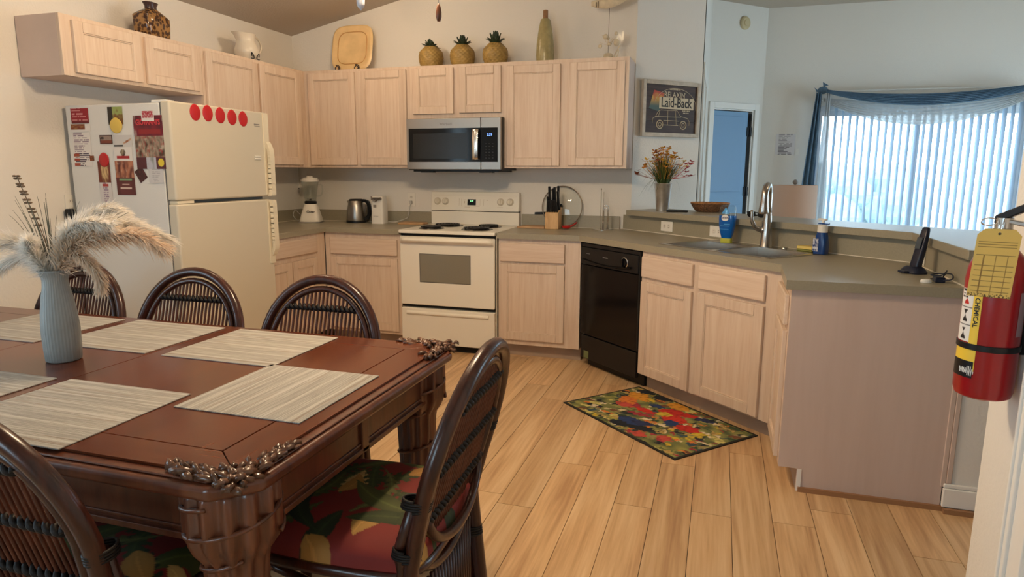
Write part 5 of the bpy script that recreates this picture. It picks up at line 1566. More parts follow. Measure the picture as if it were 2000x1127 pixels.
MB().tube(spline([(0, 0, 0.012), (0.06, 0.02, 0.012), (0.14, 0.055, 0.04), (q.x - 0.02, q.y - 0.035, q.z - 0.14), (q.x - 0.004, q.y - 0.03, q.z - 0.06), (q.x, q.y - 0.02, q.z - 0.03)], 6), 0.0035, 6).build('cord', mat('pale_cord', (0.55, 0.53, 0.50), 0.5), pw, smooth='all')
MB().box(q.x - 0.012, q.y - 0.028, q.z - 0.034, q.x + 0.012, q.y - 0.008, q.z - 0.008).build('plug', mat('pale_cord', (0.5, 0.5, 0.5)), pw, bevel=0.004)
BW = wood('board_maple', (0.38, 0.20, 0.09), (0.58, 0.36, 0.18), (3, 20, 20), 0.5)
tag(MB().prism(rrect(0.115, 0.075, 6), 0, 0.014).build('cutting_board', BW, bevel=0.004), 'small wooden board on the worktop left of the range', 'cutting board')
bpy.data.objects['cutting_board'].location = (-0.135, -0.125, ZW)

# ------------------------------------------------------------------ on the worktop, right of the range
cb = MB().prism([(-0.11, -0.09), (0.11, -0.09), (0.11, 0.05), (-0.07, 0.05)], 0, 0.016).build('cutting_board', BW, bevel=0.003)
cb.location = (0.895, -0.118, ZW)
tag(cb, 'wooden cutting board on the worktop right of the range', 'cutting board')
kb = thing('knife_block', 'maple knife block full of black-handled knives', 'knife block', (1.066, -0.172, ZW))
MB().add([(-0.052, -0.05, 0), (0.052, -0.05, 0), (0.052, 0.055, 0), (-0.052, 0.055, 0), (-0.052, -0.05, 0.125), (0.052, -0.05, 0.125), (0.052, 0.055, 0.168), (-0.052, 0.055, 0.168)],
         [(3, 2, 1, 0), (4, 5, 6, 7), (0, 1, 5, 4), (1, 2, 6, 5), (2, 3, 7, 6), (3, 0, 4, 7)]).build('block', wood('maple_block', (0.52, 0.30, 0.12), (0.72, 0.46, 0.21), (20, 20, 3), 0.45), kb, bevel=0.004)
rr = random.Random(6)
ki = [(-0.036, -0.03, 0.115, 0.095), (-0.018, -0.03, 0.115, 0.10), (0.0, -0.03, 0.115, 0.10), (0.018, -0.03, 0.115, 0.10), (0.036, -0.03, 0.115, 0.095), (-0.042, 0.0, 0.14, 0.10), (-0.036, 0.03, 0.15, 0.165), (-0.010, 0.02, 0.15, 0.15), (0.008, 0.03, 0.155, 0.155), (0.03, 0.025, 0.15, 0.17), (0.042, 0.0, 0.14, 0.14)]
for x, y, z, L in ki:
    lean = rr.uniform(-0.008, 0.008)
    lab = 'short black handle in the front row of the knife block' if y < -0.02 else 'long black-handled knife in the back of the knife block'
    o = thing('kitchen_knife', lab, 'knife', (1.066 + x, -0.172 + y, ZW + z), 0, 'knives in the knife block')
    MB().obox((lean / 2, -0.01, L / 2 + 0.006), (0.0085, 0, 0), (0, 0.011, 0), (lean, -0.012, L / 2)).build('handle', BLACKP, o, bevel=0.004)
ld = thing('glass_lid', 'round glass pan lid leaning behind the knife block', 'lid', (1.104, -0.056, ZW + 0.006), rot=(R(-8), 0, 0))
RL = 0.158
MB().lathe([(RL - 0.004, 0.0), (RL - 0.06, 0.012), (0.03, 0.020), (0.0001, 0.0205)], 40, cap=False).xf(Matrix.Translation((0, -0.012, RL)) @ VX).build('glass_disc', GLASS, ld, smooth=True)
MB().tube([(RL * math.cos(a), -0.010, RL + RL * math.sin(a)) for a in [2 * math.pi * i / 60 for i in range(60)]], 0.0045, 6, closed=True).build('rim', mat('rim_brown', (0.22, 0.17, 0.12), 0.3, 0.7), ld, smooth='all')
MB().lathe([(0.012, 0), (0.014, 0.012), (0.016, 0.02), (0.0001, 0.022)], 18).xf(Matrix.Translation((0, -0.030, RL)) @ VX).build('knob', BLACKP, ld, smooth=True)
bk = thing('paring_knife', 'black knife lying on the ledge by the range', 'knife', tuple(Vector((0.93, -0.012, 1.0125))))
MB().obox((0.0, 0, 0.010), (0.055, 0, 0.003), (0, 0.008, 0), (0, 0, 0.010)).build('handle', BLACKP, bk, bevel=0.004)
MB().add([(0.055, -0.001, 0.004), (0.125, -0.001, 0.012), (0.055, -0.001, 0.022), (0.055, 0.001, 0.004), (0.125, 0.001, 0.012), (0.055, 0.001, 0.022)], [(0, 1, 2), (5, 4, 3), (0, 3, 4, 1), (1, 4, 5, 2)]).build('knife_blade', CHROME, bk)
sr = thing('plastic_spoon', 'red plastic spoon lying beside the knife block', 'spoon', (1.170, -0.175, ZW), R(20))
REDP = mat('red_plastic', srgb(200, 40, 36), 0.3)
MB().lathe([(0.0001, 0.004), (0.02, 0.005), (0.034, 0.016), (0.038, 0.026), (0.034, 0.026), (0.02, 0.010), (0.0001, 0.008)], 24, sy=0.85).build('bowl', REDP, sr, smooth=True)
MB().tube(spline([(0.03, 0.01, 0.020), (0.06, 0.04, 0.030), (0.09, 0.08, 0.045)], 5), 0.006, 6).build('stem', REDP, sr, smooth='all')
th = thing('towel_holder', 'chrome wire paper towel holder on the worktop', 'towel holder', (1.445, -0.130, ZW))
MB().lathe([(0.0001, 0.006), (0.072, 0.005), (0.076, 0.003), (0.076, 0.0), (0.0001, 0.0)], 32).build('base', CHROME, th, smooth=True)
MB().cyl((-0.022, 0, 0.005), (-0.022, 0, 0.300), 0.0032, 8).sphere((-0.022, 0, 0.304), 0.006, 8, 6).cyl((-0.002, 0, 0.005), (-0.002, 0, 0.285), 0.0028, 8).build('upright', CHROME, th, smooth=True)
for w_, h_, x_ in ((0.021, 0.185, 0.018), (0.013, 0.165, 0.018)):
    MB().tube([(x_ - w_, -0.02, 0.005), (x_ - w_, -0.02, h_ - w_)] + [(x_ - w_ * math.cos(a), -0.02, h_ - w_ + w_ * math.sin(a)) for a in [math.pi * i / 10 for i in range(1, 10)]] + [(x_ + w_, -0.02, h_ - w_), (x_ + w_, -0.02, 0.005)], 0.003, 8).build('loop', CHROME, th, smooth='all')

# ------------------------------------------------------------------ sink and tap
sk = thing('sink', 'double-bowl stainless steel sink', 'sink', tuple(dg(0, 0, 0)), -DA)
SKM = mat('sink_steel', (0.54, 0.51, 0.47), 0.24, 1.0)
m = MB()
r0, r1, q0, q1 = 0.640, 1.450, 0.110, 0.600
zt = 0.9185
bowls = [(0.672, 1.030), (1.060, 1.418)]
by0, by1, bz = 0.140, 0.500, 0.745
xs = [r0, bowls[0][0], bowls[0][1], bowls[1][0], bowls[1][1], r1]
for i, (a, b) in enumerate(zip(xs, xs[1:])):
    if i in (1, 3):
        m.box(a, q0, 0.9155, b, by0, zt).box(a, by1, 0.9155, b, q1, zt)
    else:
        m.box(a, q0, 0.9155, b, q1, zt)
m.build('rim', SKM, sk)
for a, b in bowls:
    t = 0.003
    w_ = MB()
    k = 0.012
    vs_ = [(a, by0, zt - 0.001), (b, by0, zt - 0.001), (b, by1, zt - 0.001), (a, by1, zt - 0.001), (a + k, by0 + k, bz), (b - k, by0 + k, bz), (b - k, by1 - k, bz), (a + k, by1 - k, bz)]
    w_.add(vs_, [(0, 1, 5, 4), (1, 2, 6, 5), (2, 3, 7, 6), (3, 0, 4, 7), (4, 5, 6, 7)])
    o = w_.build('bowl', SKM, sk)
    sd = o.modifiers.new('thick', 'SOLIDIFY'); sd.thickness = 0.002
    cx_, cy_ = (a + b) / 2, (by0 + by1) / 2
    MB().lathe([(0.042, bz + 0.001), (0.040, bz + 0.004), (0.02, bz + 0.003), (0.0001, bz + 0.003)], 20, (cx_, cy_, 0)).build('drain', CHROME, o)
fc_ = thing('kitchen_tap', 'chrome gooseneck pull-down kitchen tap', 'tap', tuple(dg(1.090, 0.528, 0.9185)), -DA)
NICK = mat('brushed_nickel', (0.50, 0.47, 0.44), 0.22, 1.0)
MB().lathe([(0.036, 0), (0.036, 0.006), (0.032, 0.014), (0.028, 0.10), (0.025, 0.16), (0.020, 0.20)], 24).build('base', NICK, fc_, smooth=True)
px_ = Vector((0.463, -0.888, 0)).normalized()
arc = [Vector((0, 0, 0.18)), Vector((0, 0, 0.24))] + [px_ * (0.060 - 0.060 * math.cos(a)) + Vector((0, 0, 0.285 + 0.072 * math.sin(a))) for a in [math.pi * i / 14 for i in range(0, 15)]]
MB().tube(arc, 0.0195, 14).build('neck', NICK, fc_, smooth='all')
e0 = arc[-1]
MB().tube([e0 + Vector((0, 0, 0.02)), e0 + Vector((0, 0, -0.02)), e0 + Vector((0, 0, -0.075)) + px_ * 0.006, e0 + Vector((0, 0, -0.085)) + px_ * 0.006], [0.020, 0.022, 0.029, 0.026], 16).build('spray_head', NICK, fc_, smooth=True)
lx = Vector((-0.51, -0.86, 0)).normalized()
MB().tube([lx * 0.0 + Vector((0, 0, 0.10)), lx * 0.035 + Vector((0, 0, 0.098))], [0.020, 0.017], 12).tube(spline([lx * 0.030 + Vector((0, 0, 0.098)), lx * 0.062 + Vector((0, 0, 0.110)), lx * 0.088 + Vector((0, 0, 0.15)), lx * 0.094 + Vector((0, 0, 0.215))], 5), [0.016 - 0.0085 * i / 15 for i in range(16)], 10).build('lever', NICK, fc_, smooth='all')
# dish soap standing on its cap
so = thing('dish_soap', 'upside-down clear bottle of blue dish soap by the sink', 'bottle', tuple(dg(0.815, 0.508, 0.9187)), -DA + R(20))
so.scale = (1.12, 1.12, 1.12)
SOAPB = mat('blue_soap', srgb(12, 92, 176), 0.15, coat=0.3)
loft([(0.030, 0.020, 0, 4), (0.031, 0.021, 0.004, 4), (0.030, 0.020, 0.026, 4)]).build('cap', mat('lime_cap', srgb(190, 190, 70), 0.4), so, smooth=True)
loft([(0.027, 0.016, 0.026, 3), (0.036, 0.022, 0.055, 3), (0.044, 0.027, 0.100, 3), (0.046, 0.028, 0.130, 3), (0.045, 0.027, 0.150, 3)]).build('soap', SOAPB, so, smooth=True)
loft([(0.0452, 0.0272, 0.150, 3), (0.044, 0.026, 0.175, 3), (0.040, 0.022, 0.198, 3), (0.034, 0.012, 0.206, 3)]).build('clear_shoulder', GLASS, so, smooth=True)
MB().lathe([(0.021, 0), (0.021, 0.0008), (0.0001, 0.0008)], 24, sy=0.8).xf(Matrix.Translation((-0.004, -0.0282, 0.138)) @ VX).build('label_oval', PAPER, so)
text_mesh('brand_text', 'DAWN', 0.0135, mat('navy_ink', srgb(20, 30, 90), 0.5), so, Matrix.Translation((-0.004, -0.0292, 0.138)) @ VX, 0.0003, bold=0.0004)
MB().add([(-0.026, -0.026, 0.160), (0.020, -0.026, 0.160), (-0.004, -0.024, 0.196)], [(0, 1, 2)]).build('label_drop', mat('light_blue_label', srgb(60, 150, 210), 0.3), so)
MB().box(-0.030, -0.0278, 0.092, 0.022, -0.0262, 0.095).box(-0.008, -0.0280, 0.100, 0.024, -0.0262, 0.106).box(-0.03, -0.0268, 0.074, 0.018, -0.0250, 0.077).build('label_lines', mat('light_blue_label', (0.3, 0.5, 0.8)), so)
sp_ = thing('sponge', 'yellow scrubbing sponge lying beside the sink', 'sponge', tuple(dg(1.335, 0.567, 0.9187)), -DA)
MB().box(-0.048, -0.026, 0, 0.048, 0.026, 0.011).build('scrub_layer', mat('scrub_green', srgb(120, 120, 60), 0.9), sp_, bevel=0.003)
MB().box(-0.048, -0.026, 0.0112, 0.048, 0.026, 0.028).build('foam', mat('sponge_yellow', srgb(228, 204, 120), 0.9, bump=0.4, bscale=300), sp_, bevel=0.004)
pb = thing('pump_bottle', 'blue pump soap bottle with white top at the sink corner', 'bottle', tuple(dg(1.452, 0.520, 0.9187)), -DA)
pb.scale = (0.92, 0.92, 0.92)
BB = mat('deep_blue_bottle', srgb(20, 62, 124), 0.2, coat=0.3)
loft([(0.036, 0.030, 0, 4), (0.038, 0.031, 0.004, 4), (0.037, 0.030, 0.06, 4), (0.031, 0.027, 0.105, 3), (0.028, 0.025, 0.125, 2.4)]).build('bottle_body', BB, pb, smooth=True)
MB().lathe([(0.028, 0.1255), (0.028, 0.165), (0.024, 0.168), (0.008, 0.170), (0.008, 0.196), (0.0001, 0.197)], 24).build('pump_collar', WHITEP, pb, smooth=True)
MB().box(-0.030, -0.008, 0.194, 0.022, 0.008, 0.206).build('pump_head', WHITEP, pb, bevel=0.003)
MB().box(-0.024, -0.014, 0.172, 0.036, 0.014, 0.180).build('pump_clip', BB, pb, bevel=0.003)
o = MB().grid(lambda u, v: (-0.034 + 0.036 * u, -0.0318 + 0.004 * u * 0 - 0.001, 0.015 + 0.075 * v), 14, 24).build('label', paint_mat('soap_label', 0.4), pb)
paint(o.data, lambda x, y, z: mixc(srgb(30, 60, 120), srgb(200, 205, 215), 0.5 + 1.6 * noise.noise(Vector((x * 90, 0, z * 70)))))
tag(MB().lathe([(0.020, 0), (0.018, 0.006), (0.006, 0.009), (0.0001, 0.009)], 20).build('sink_stopper', NICK, smooth=True), 'small metal sink stopper behind the right bowl', 'stopper')
bpy.data.objects['sink_stopper'].location = dg(1.20, 0.555, 0.9187)

# outlets in the diagonal splash and the short leg
for s_, lab in ((0.185, 'cream double outlet in the splashback near the corner'), (0.640, 'cream outlet in the splashback behind the dish soap')):
    o = outlet('wall_outlet', lab, tuple(dg(s_, SPL - 0.0005, 0.970)), (0, R(90), 0), 1)
    o.rotation_euler = (Matrix.Rotation(-DA, 4, 'Z') @ Matrix.Rotation(R(90), 4, 'Y')).to_euler()
o = outlet('wall_outlet', 'cream outlet in the splashback behind the cordless phone', (XS - 0.0005, -1.60, 0.972), (0, 0, R(-90)), 1)
o.scale = (0.9, 1, 0.85)
# cordless phone in its cradle
ph = thing('cordless_phone', 'dark cordless phone standing in its charging cradle', 'phone', (3.105, -1.835, ZW), R(-62))
ph.scale = (0.88, 0.88, 0.88)
NAVY = mat('navy_black_plastic', (0.012, 0.016, 0.035), 0.3)
loft([(0.060, 0.045, 0, 3), (0.062, 0.047, 0.006, 3), (0.050, 0.040, 0.022, 3), (0.034, 0.030, 0.034, 3)]).build('cradle', NAVY, ph, smooth=True)
m = loft([(0.024, 0.017, 0, 4), (0.026, 0.019, 0.02, 4), (0.027, 0.016, 0.09, 4), (0.024, 0.014, 0.16, 4), (0.020, 0.012, 0.205, 3), (0.014, 0.009, 0.214, 2.4)])
m.xf(Matrix.Translation((0.0, 0.005, 0.018)) @ Matrix.Rotation(R(-12), 4, 'X'))
hs = m.build('handset', NAVY, ph, smooth=True)
MB().box(-0.022, -0.075, 0.004, 0.022, -0.045, 0.014).build('cradle_tongue', NAVY, ph, bevel=0.004)
MB().obox((0, 0.012, 0.150), (0.016, 0, 0), (0, 0.0015, -0.0003), (0, 0.006, 0.028)).build('screen', mat('phone_screen', (0.06, 0.08, 0.10), 0.15), hs)
cg = thing('phone_charger', 'small tangle of black charger and cable near the splash', 'charger', (3.135, -2.085, ZW))
MB().box(-0.018, -0.022, 0, 0.018, 0.022, 0.022).build('adapter', NAVY, cg, bevel=0.004)
MB().tube(spline([(0.01, -0.02, 0.01), (0.035, -0.04, 0.02), (0.04, 0.0, 0.035), (0.0, 0.03, 0.030), (-0.03, 0.0, 0.028), (0.0, -0.03, 0.032), (0.03, 0.02, 0.045), (0.02, 0.04, 0.012), (-0.02, 0.04, 0.006)], 6), 0.0028, 6).build('cable', NAVY, cg, smooth='all')
tag(MB().lathe([(0.020, 0), (0.022, 0.005), (0.018, 0.013), (0.0001, 0.015)], 20, sy=0.7).build('ring_holder', WHITEP, smooth=True), 'small white round holder beside the charger', 'holder')
bpy.data.objects['ring_holder'].location = (3.082, -2.115, ZW)

# ------------------------------------------------------------------ on the bar
ZB = 1.0672
fb_ = thing('flower_bucket', 'metal bucket of orange and yellow artificial flowers on the bar', 'flower arrangement', tuple(on_z(1293, 412, ZB)))
GALV = mat('galvanised', (0.62, 0.61, 0.60), 0.28, 0.9, var=0.2, vscale=16)
MB().lathe([(0.040, 0), (0.044, 0.002), (0.062, 0.192), (0.066, 0.196), (0.064, 0.200), (0.058, 0.19), (0.042, 0.02)], 32).build('bucket', GALV, fb_, smooth=True)
rr = random.Random(9)
FH = 0.20
m = MB()
for i in range(320):
    a = rr.uniform(0, 6.28); r = rr.uniform(0.02, 0.20) ** 1.0; h = rr.uniform(0.10, 0.22) * (1.1 - r * 1.6)
    r0 = rr.uniform(0, 0.035)
    p0 = Vector((r0 * math.cos(a), r0 * math.sin(a), FH - 0.03)); p2 = Vector((r * math.cos(a), r * math.sin(a), FH + h))
    p1 = (p0 + p2) / 2 + Vector((0, 0, 0.07))
    if rr.random() < 0.10: p2.z -= 0.20; p2.x -= 0.06
    pts = bez(p0, p1, p2, 6)
    w = Vector((-math.sin(a), math.cos(a), 0)) * 0.0042
    vs_ = []
    for k, p in enumerate(pts):
        q = w * (1 - k / 6.3)
        vs_ += [p - q, p + q]
    m.add(vs_, [(2 * k, 2 * k + 1, 2 * k + 3, 2 * k + 2) for k in range(6)])
tag(m.build('grass_leaves', mat('leaf_green', srgb(70, 86, 42), 0.6, var=0.3, vscale=20), fb_), kind='stuff')
FC = [mat('flower_orange', srgb(224, 150, 50), 0.6), mat('flower_yellow', srgb(234, 190, 70), 0.6), mat('flower_rust', srgb(160, 88, 58), 0.6), mat('flower_pink', srgb(186, 78, 84), 0.6)]
for ci, cnt in ((0, 38), (1, 34), (2, 18), (3, 9)):
    for i in range(cnt):
        a = rr.uniform(0, 6.28); r = rr.uniform(0.01, 0.16); h = 0.255 - 0.8 * r + rr.uniform(-0.05, 0.04)
        if ci == 3: a = rr.uniform(-0.9, 0.3); r = rr.uniform(0.17, 0.22); h = rr.uniform(0.02, 0.17)
        if ci == 2 and i < 6: a = rr.uniform(2.8, 3.9); r = 0.19; h = rr.uniform(0.05, 0.10)
        c = Vector((r * math.cos(a), r * math.sin(a), FH + h))
        m = MB()
        for k in range(5):
            b = 2 * math.pi * k / 5 + rr.random()
            d = Vector((math.cos(b), math.sin(b), rr.uniform(0.0, 0.8))) * rr.uniform(0.018, 0.030)
            s = Vector((-math.sin(b), math.cos(b), 0)) * 0.0105
            m.add([c, c + d * 0.55 + s, c + d, c + d * 0.55 - s], [(0, 1, 2, 3)])
        m.tube([c, (c.x * 0.4, c.y * 0.4, FH + 0.03)], 0.0010, 3)
        m.build('flower', FC[ci], fb_)
p = on_z(1322, 414, ZB)
tag(MB().box(-0.075, -0.022, 0, 0.075, 0.022, 0.013).build('remote_control', BLACKP, bevel=0.005), 'slim black remote lying on the bar by the flowers', 'remote')
o = bpy.data.objects['remote_control']; o.location = (p.x, p.y, ZB); o.rotation_euler = (0, 0, R(8))
p = on_z(1386, 414, ZB)
bk = thing('wicker_basket', 'shallow oval wicker basket on the bar', 'basket', tuple(p), R(-15))
bk.scale = (0.86, 0.86, 0.9)
WK = mat('wicker', srgb(112, 78, 50), 0.6, var=0.7, vscale=90)
m = MB()
rows = 9
for k in range(rows):
    t = k / (rows - 1)
    rx, ry, z = 0.105 + 0.050 * t ** 0.7, 0.070 + 0.040 * t ** 0.7, 0.006 + 0.062 * t
    nn = 64
    m.tube([((rx + 0.003 * (1 if (i + k) % 2 else -1)) * math.cos(2 * math.pi * i / nn), (ry + 0.003 * (1 if (i + k) % 2 else -1)) * math.sin(2 * math.pi * i / nn), z) for i in range(nn)], 0.0048, 5, closed=True)
m.build('woven_wall', WK, bk, smooth='all')
MB().lathe([(0.0001, 0.002), (0.105, 0.002), (0.105, 0.008), (0.0001, 0.008)], 32, sy=0.67).build('bottom', WK, bk)
MB().tube([(0.156 * math.cos(2 * math.pi * i / 48), 0.111 * math.sin(2 * math.pi * i / 48), 0.071) for i in range(48)], 0.0065, 6, closed=True).build('rim', mat('wicker_rim', srgb(160, 112, 66), 0.5, var=0.3, vscale=40), bk, smooth='all')

# ------------------------------------------------------------------ framed sign on the angled wall
sg = thing('wall_sign', 'framed dark plank sign with a wood-panelled car, reading Laid-Back', 'sign', (1.866, 0.231, 1.818), R(45))
SW, SH = 0.560, 0.412
FRM = wood('greyed_frame', (0.42, 0.37, 0.30), (0.60, 0.54, 0.45), (6, 20, 6), 0.6)
f = MB()
f.box(-SW / 2, -0.034, -SH / 2, -SW / 2 + 0.030, -0.002, SH / 2).box(SW / 2 - 0.030, -0.034, -SH / 2, SW / 2, -0.002, SH / 2)
f.box(-SW / 2 + 0.030, -0.034, -SH / 2, SW / 2 - 0.030, -0.002, -SH / 2 + 0.030).box(-SW / 2 + 0.030, -0.034, SH / 2 - 0.030, SW / 2 - 0.030, -0.002, SH / 2)
f.build('frame', FRM, sg, bevel=0.003)
SBD = wood('sign_dark_wood', (0.022, 0.011, 0.009), (0.065, 0.036, 0.029), (2, 20, 22), 0.6)
for k in range(4):
    z0 = -SH / 2 + 0.028 + k * 0.0885
    MB().box(-SW / 2 + 0.026, -0.020, z0, SW / 2 - 0.026, -0.004, z0 + 0.0870).build('plank', SBD, sg)
CRE = mat('sign_cream', srgb(206, 192, 164), 0.6)
def sgm(x, z): return Matrix.Translation((x, -0.0208, z)) @ VX
text_mesh('sign_text', "RELAXIN'", 0.060, CRE, sg, sgm(0.035, 0.105), 0.0006, sx=0.85)
MB().box(-0.118, -0.0215, 0.002, 0.222, -0.0203, 0.086).build('text_band', CRE, sg)
text_mesh('sign_text', 'Laid-Back', 0.100, mat('sign_black', (0.02, 0.015, 0.012), 0.6), sg, Matrix.Translation((0.050, -0.0220, 0.046)) @ VX, 0.0005, sx=0.78, bold=0.0014)
m = MB()
m.tube([(0.04 + 0.205 * math.cos(a), -0.021, 0.02 + 0.135 * math.sin(a)) for a in [R(-8) + R(175) * i / 40 for i in range(41)]], 0.0016, 4)
for (x0, x1, z, h) in ((-0.02, 0.09, 0.142, 0.010), (0.11, 0.20, -0.012, 0.010), (0.12, 0.19, -0.026, 0.006)):
    n = int((x1 - x0) / 0.012)
    for i in range(n): m.box(x0 + i * 0.012, -0.0214, z, x0 + i * 0.012 + 0.007, -0.0204, z + h)
m.build('sign_marks', CRE, sg)
# car outline
def line2(m, pts, r=0.002): m.tube([(x, -0.021, z) for x, z in pts], r, 4)
m = MB()
line2(m, [(-0.175, -0.105), (-0.178, -0.075), (-0.150, -0.060), (-0.125, -0.020), (-0.10, -0.008), (0.06, -0.008), (0.095, -0.050), (0.165, -0.062), (0.185, -0.085), (0.185, -0.115)])
line2(m, [(-0.15, -0.060), (0.10, -0.055)]); line2(m, [(-0.11, -0.018), (-0.12, -0.055)]); line2(m, [(-0.03, -0.012), (-0.03, -0.115)]); line2(m, [(0.045, -0.012), (0.055, -0.115)])
line2(m, [(-0.07, -0.085), (0.08, -0.085)]); line2(m, [(-0.085, -0.118), (0.075, -0.118)])
for cx in (-0.105, 0.125):
    line2(m, [(cx + 0.030 * math.cos(a), -0.115 + 0.030 * math.sin(a)) for a in [2 * math.pi * i / 20 for i in range(21)]], 0.0035)
    line2(m, [(cx + 0.014 * math.cos(a), -0.115 + 0.014 * math.sin(a)) for a in [2 * math.pi * i / 14 for i in range(15)]], 0.0022)
m.build('car_drawing', CRE, sg)
o = MB().grid(lambda u, v: (-0.215 + 0.10 * u + 0.045 * v, -0.0208, 0.0 + 0.135 * v - 0.02 * u), 14, 20).build('parrot_print', PRINT, sg)
paint(o.data, lambda x, y, z: mixc(mixc(srgb(70, 90, 80), srgb(196, 150, 60), (z - 0.02) * 18), srgb(176, 60, 40), (z - 0.075) * 25 + nz(x * 40, z * 40, 1, 2)))

# ------------------------------------------------------------------ parrot mat on the floor
A, B_, C_, D_ = Vector((1.463, -1.43, 0)), Vector((1.856, -1.024, 0)), Vector((2.546, -1.647, 0)), Vector((2.107, -2.066, 0))
ctr = (A + B_ + C_ + D_) / 4
LL, WWD = ((C_ - B_).length + (D_ - A).length) / 2, ((B_ - A).length + (C_ - D_).length) / 2
mt_ = thing('floor_mat', 'colourful parrot-print floor mat with black border', 'floor mat', (ctr.x, ctr.y, 0.0003), math.atan2((C_ - B_).y, (C_ - B_).x))
MB().prism([(-LL / 2, -WWD / 2), (LL / 2, -WWD / 2), (LL / 2, WWD / 2), (-LL / 2, WWD / 2)], 0, 0.005).build('border', mat('mat_black_edge', (0.012, 0.012, 0.012), 0.7), mt_)
rr = random.Random(31)
PALB = [srgb(188, 160, 96), srgb(96, 110, 62), srgb(48, 62, 60), srgb(150, 140, 92), srgb(150, 150, 84), srgb(56, 82, 96), srgb(40, 48, 52), srgb(120, 76, 54), srgb(60, 84, 60), srgb(216, 202, 160), srgb(206, 196, 120), srgb(222, 210, 180)]
PALF = [srgb(190, 44, 38), srgb(204, 52, 40), srgb(214, 150, 52), srgb(216, 124, 56), srgb(36, 60, 110), srgb(40, 52, 92), srgb(206, 180, 60), srgb(160, 52, 66), srgb(26, 36, 48), srgb(196, 80, 70)]
BL = [(rr.uniform(-0.5, 0.5), rr.uniform(-0.31, 0.31), rr.gauss(0.35, 0.5), rr.uniform(0.035, 0.10), rr.uniform(0.006, 0.017), rr.choice(PALB + PALF[3:4] + PALF[6:9])) for i in range(420)]
BIRD = []
for x, y, a, L, w, c in [(0.02, 0.10, 0.5, 0.16, 0.05, 0), (0.08, 0.06, 0.2, 0.15, 0.045, 1), (0.22, 0.02, 0.25, 0.13, 0.04, 0), (0.14, -0.02, 1.2, 0.08, 0.035, 4), (-0.02, -0.16, 0.15, 0.15, 0.045, 4), (0.05, -0.15, 0.6, 0.12, 0.03, 5),
                         (-0.08, -0.06, 0.3, 0.13, 0.02, 7), (-0.22, 0.05, -0.1, 0.16, 0.03, 7), (-0.30, 0.18, -0.2, 0.16, 0.05, 2), (-0.28, 0.10, -0.5, 0.14, 0.045, 3), (-0.05, 0.24, 0.0, 0.14, 0.045, 2), (-0.12, 0.12, 0.4, 0.08, 0.028, 4),
                         (0.10, 0.18, 0.2, 0.11, 0.02, 0), (0.18, 0.19, 0.3, 0.10, 0.022, 5), (-0.10, 0.02, 0.2, 0.12, 0.025, 1), (0.0, 0.06, 0.6, 0.07, 0.03, 6), (0.25, -0.16, 0.1, 0.08, 0.03, 9), (0.14, -0.24, 0.2, 0.09, 0.03, 9), (-0.24, -0.02, 0.2, 0.12, 0.03, 9),
                         (0.32, 0.0, 0.9, 0.08, 0.02, 6), (-0.34, 0.24, 0.2, 0.12, 0.03, 8), (-0.20, 0.24, 0.3, 0.12, 0.03, 8), (0.10, -0.21, 0.5, 0.16, 0.03, 8), (-0.02, -0.24, 0.3, 0.14, 0.03, 8)]:
    BIRD.append((x - L * 0.6, y, a, L * 1.2, w * 1.15, PALF[c]))
def mat_print(x, y, z):
    n = noise.noise(Vector((x * 14, y * 20, 2)))
    n2 = noise.noise(Vector((x * 60, y * 40, 5)))
    col = mixc(srgb(150, 150, 84), srgb(70, 84, 60), 0.5 + n)
    wx, wy = x + 0.018 * n2, y + 0.018 * noise.noise(Vector((x * 50, y * 50, 9)))
    for L_ in (BL, BIRD):
        for cx, cy, a, L, w, c in L_:
            if abs(wx - cx) > L + 0.02 or abs(wy - cy) > L + 0.02: continue
            d, t = leaf_dist(wx, wy, cx, cy, a, L, w)
            if d < 1: col = mixc(c, tuple(q * 0.4 for q in c), max(0, n2 * 1.1) + 0.2 * d)
    return col
o = MB().grid(lambda u, v: ((u - 0.5) * (LL - 0.030), (v - 0.5) * (WWD - 0.030), 0.0056), 230, 140).build('printed_pile', paint_mat('mat_pile', 0.9), mt_)
paint(o.data, mat_print)

# ------------------------------------------------------------------ fire extinguisher on the near wall
EX = Vector((NW - 0.058, -3.632, 0))
ez = on_y(1926, 772, EX.y).z
fe = thing('fire_extinguisher', 'red fire extinguisher with yellow tag on the near wall', 'fire extinguisher', (EX.x, EX.y, ez))
EXR = mat('extinguisher_red', srgb(152, 18, 26), 0.28, coat=0.3)
ER = 0.0505
MB().lathe([(ER * 0.80, 0), (ER * 0.93, 0.004), (ER, 0.016), (ER, 0.232), (ER * 0.95, 0.256), (ER * 0.80, 0.278), (ER * 0.52, 0.295), (0.021, 0.302), (0.020, 0.312)], 48).build('cylinder', EXR, fe, smooth=True)
MB().lathe([(0.020, 0.310), (0.022, 0.312), (0.022, 0.328), (0.015, 0.332), (0.015, 0.352), (0.0001, 0.354)], 20).build('valve', mat('valve_metal', (0.55, 0.54, 0.52), 0.3, 1.0), fe, smooth=True)
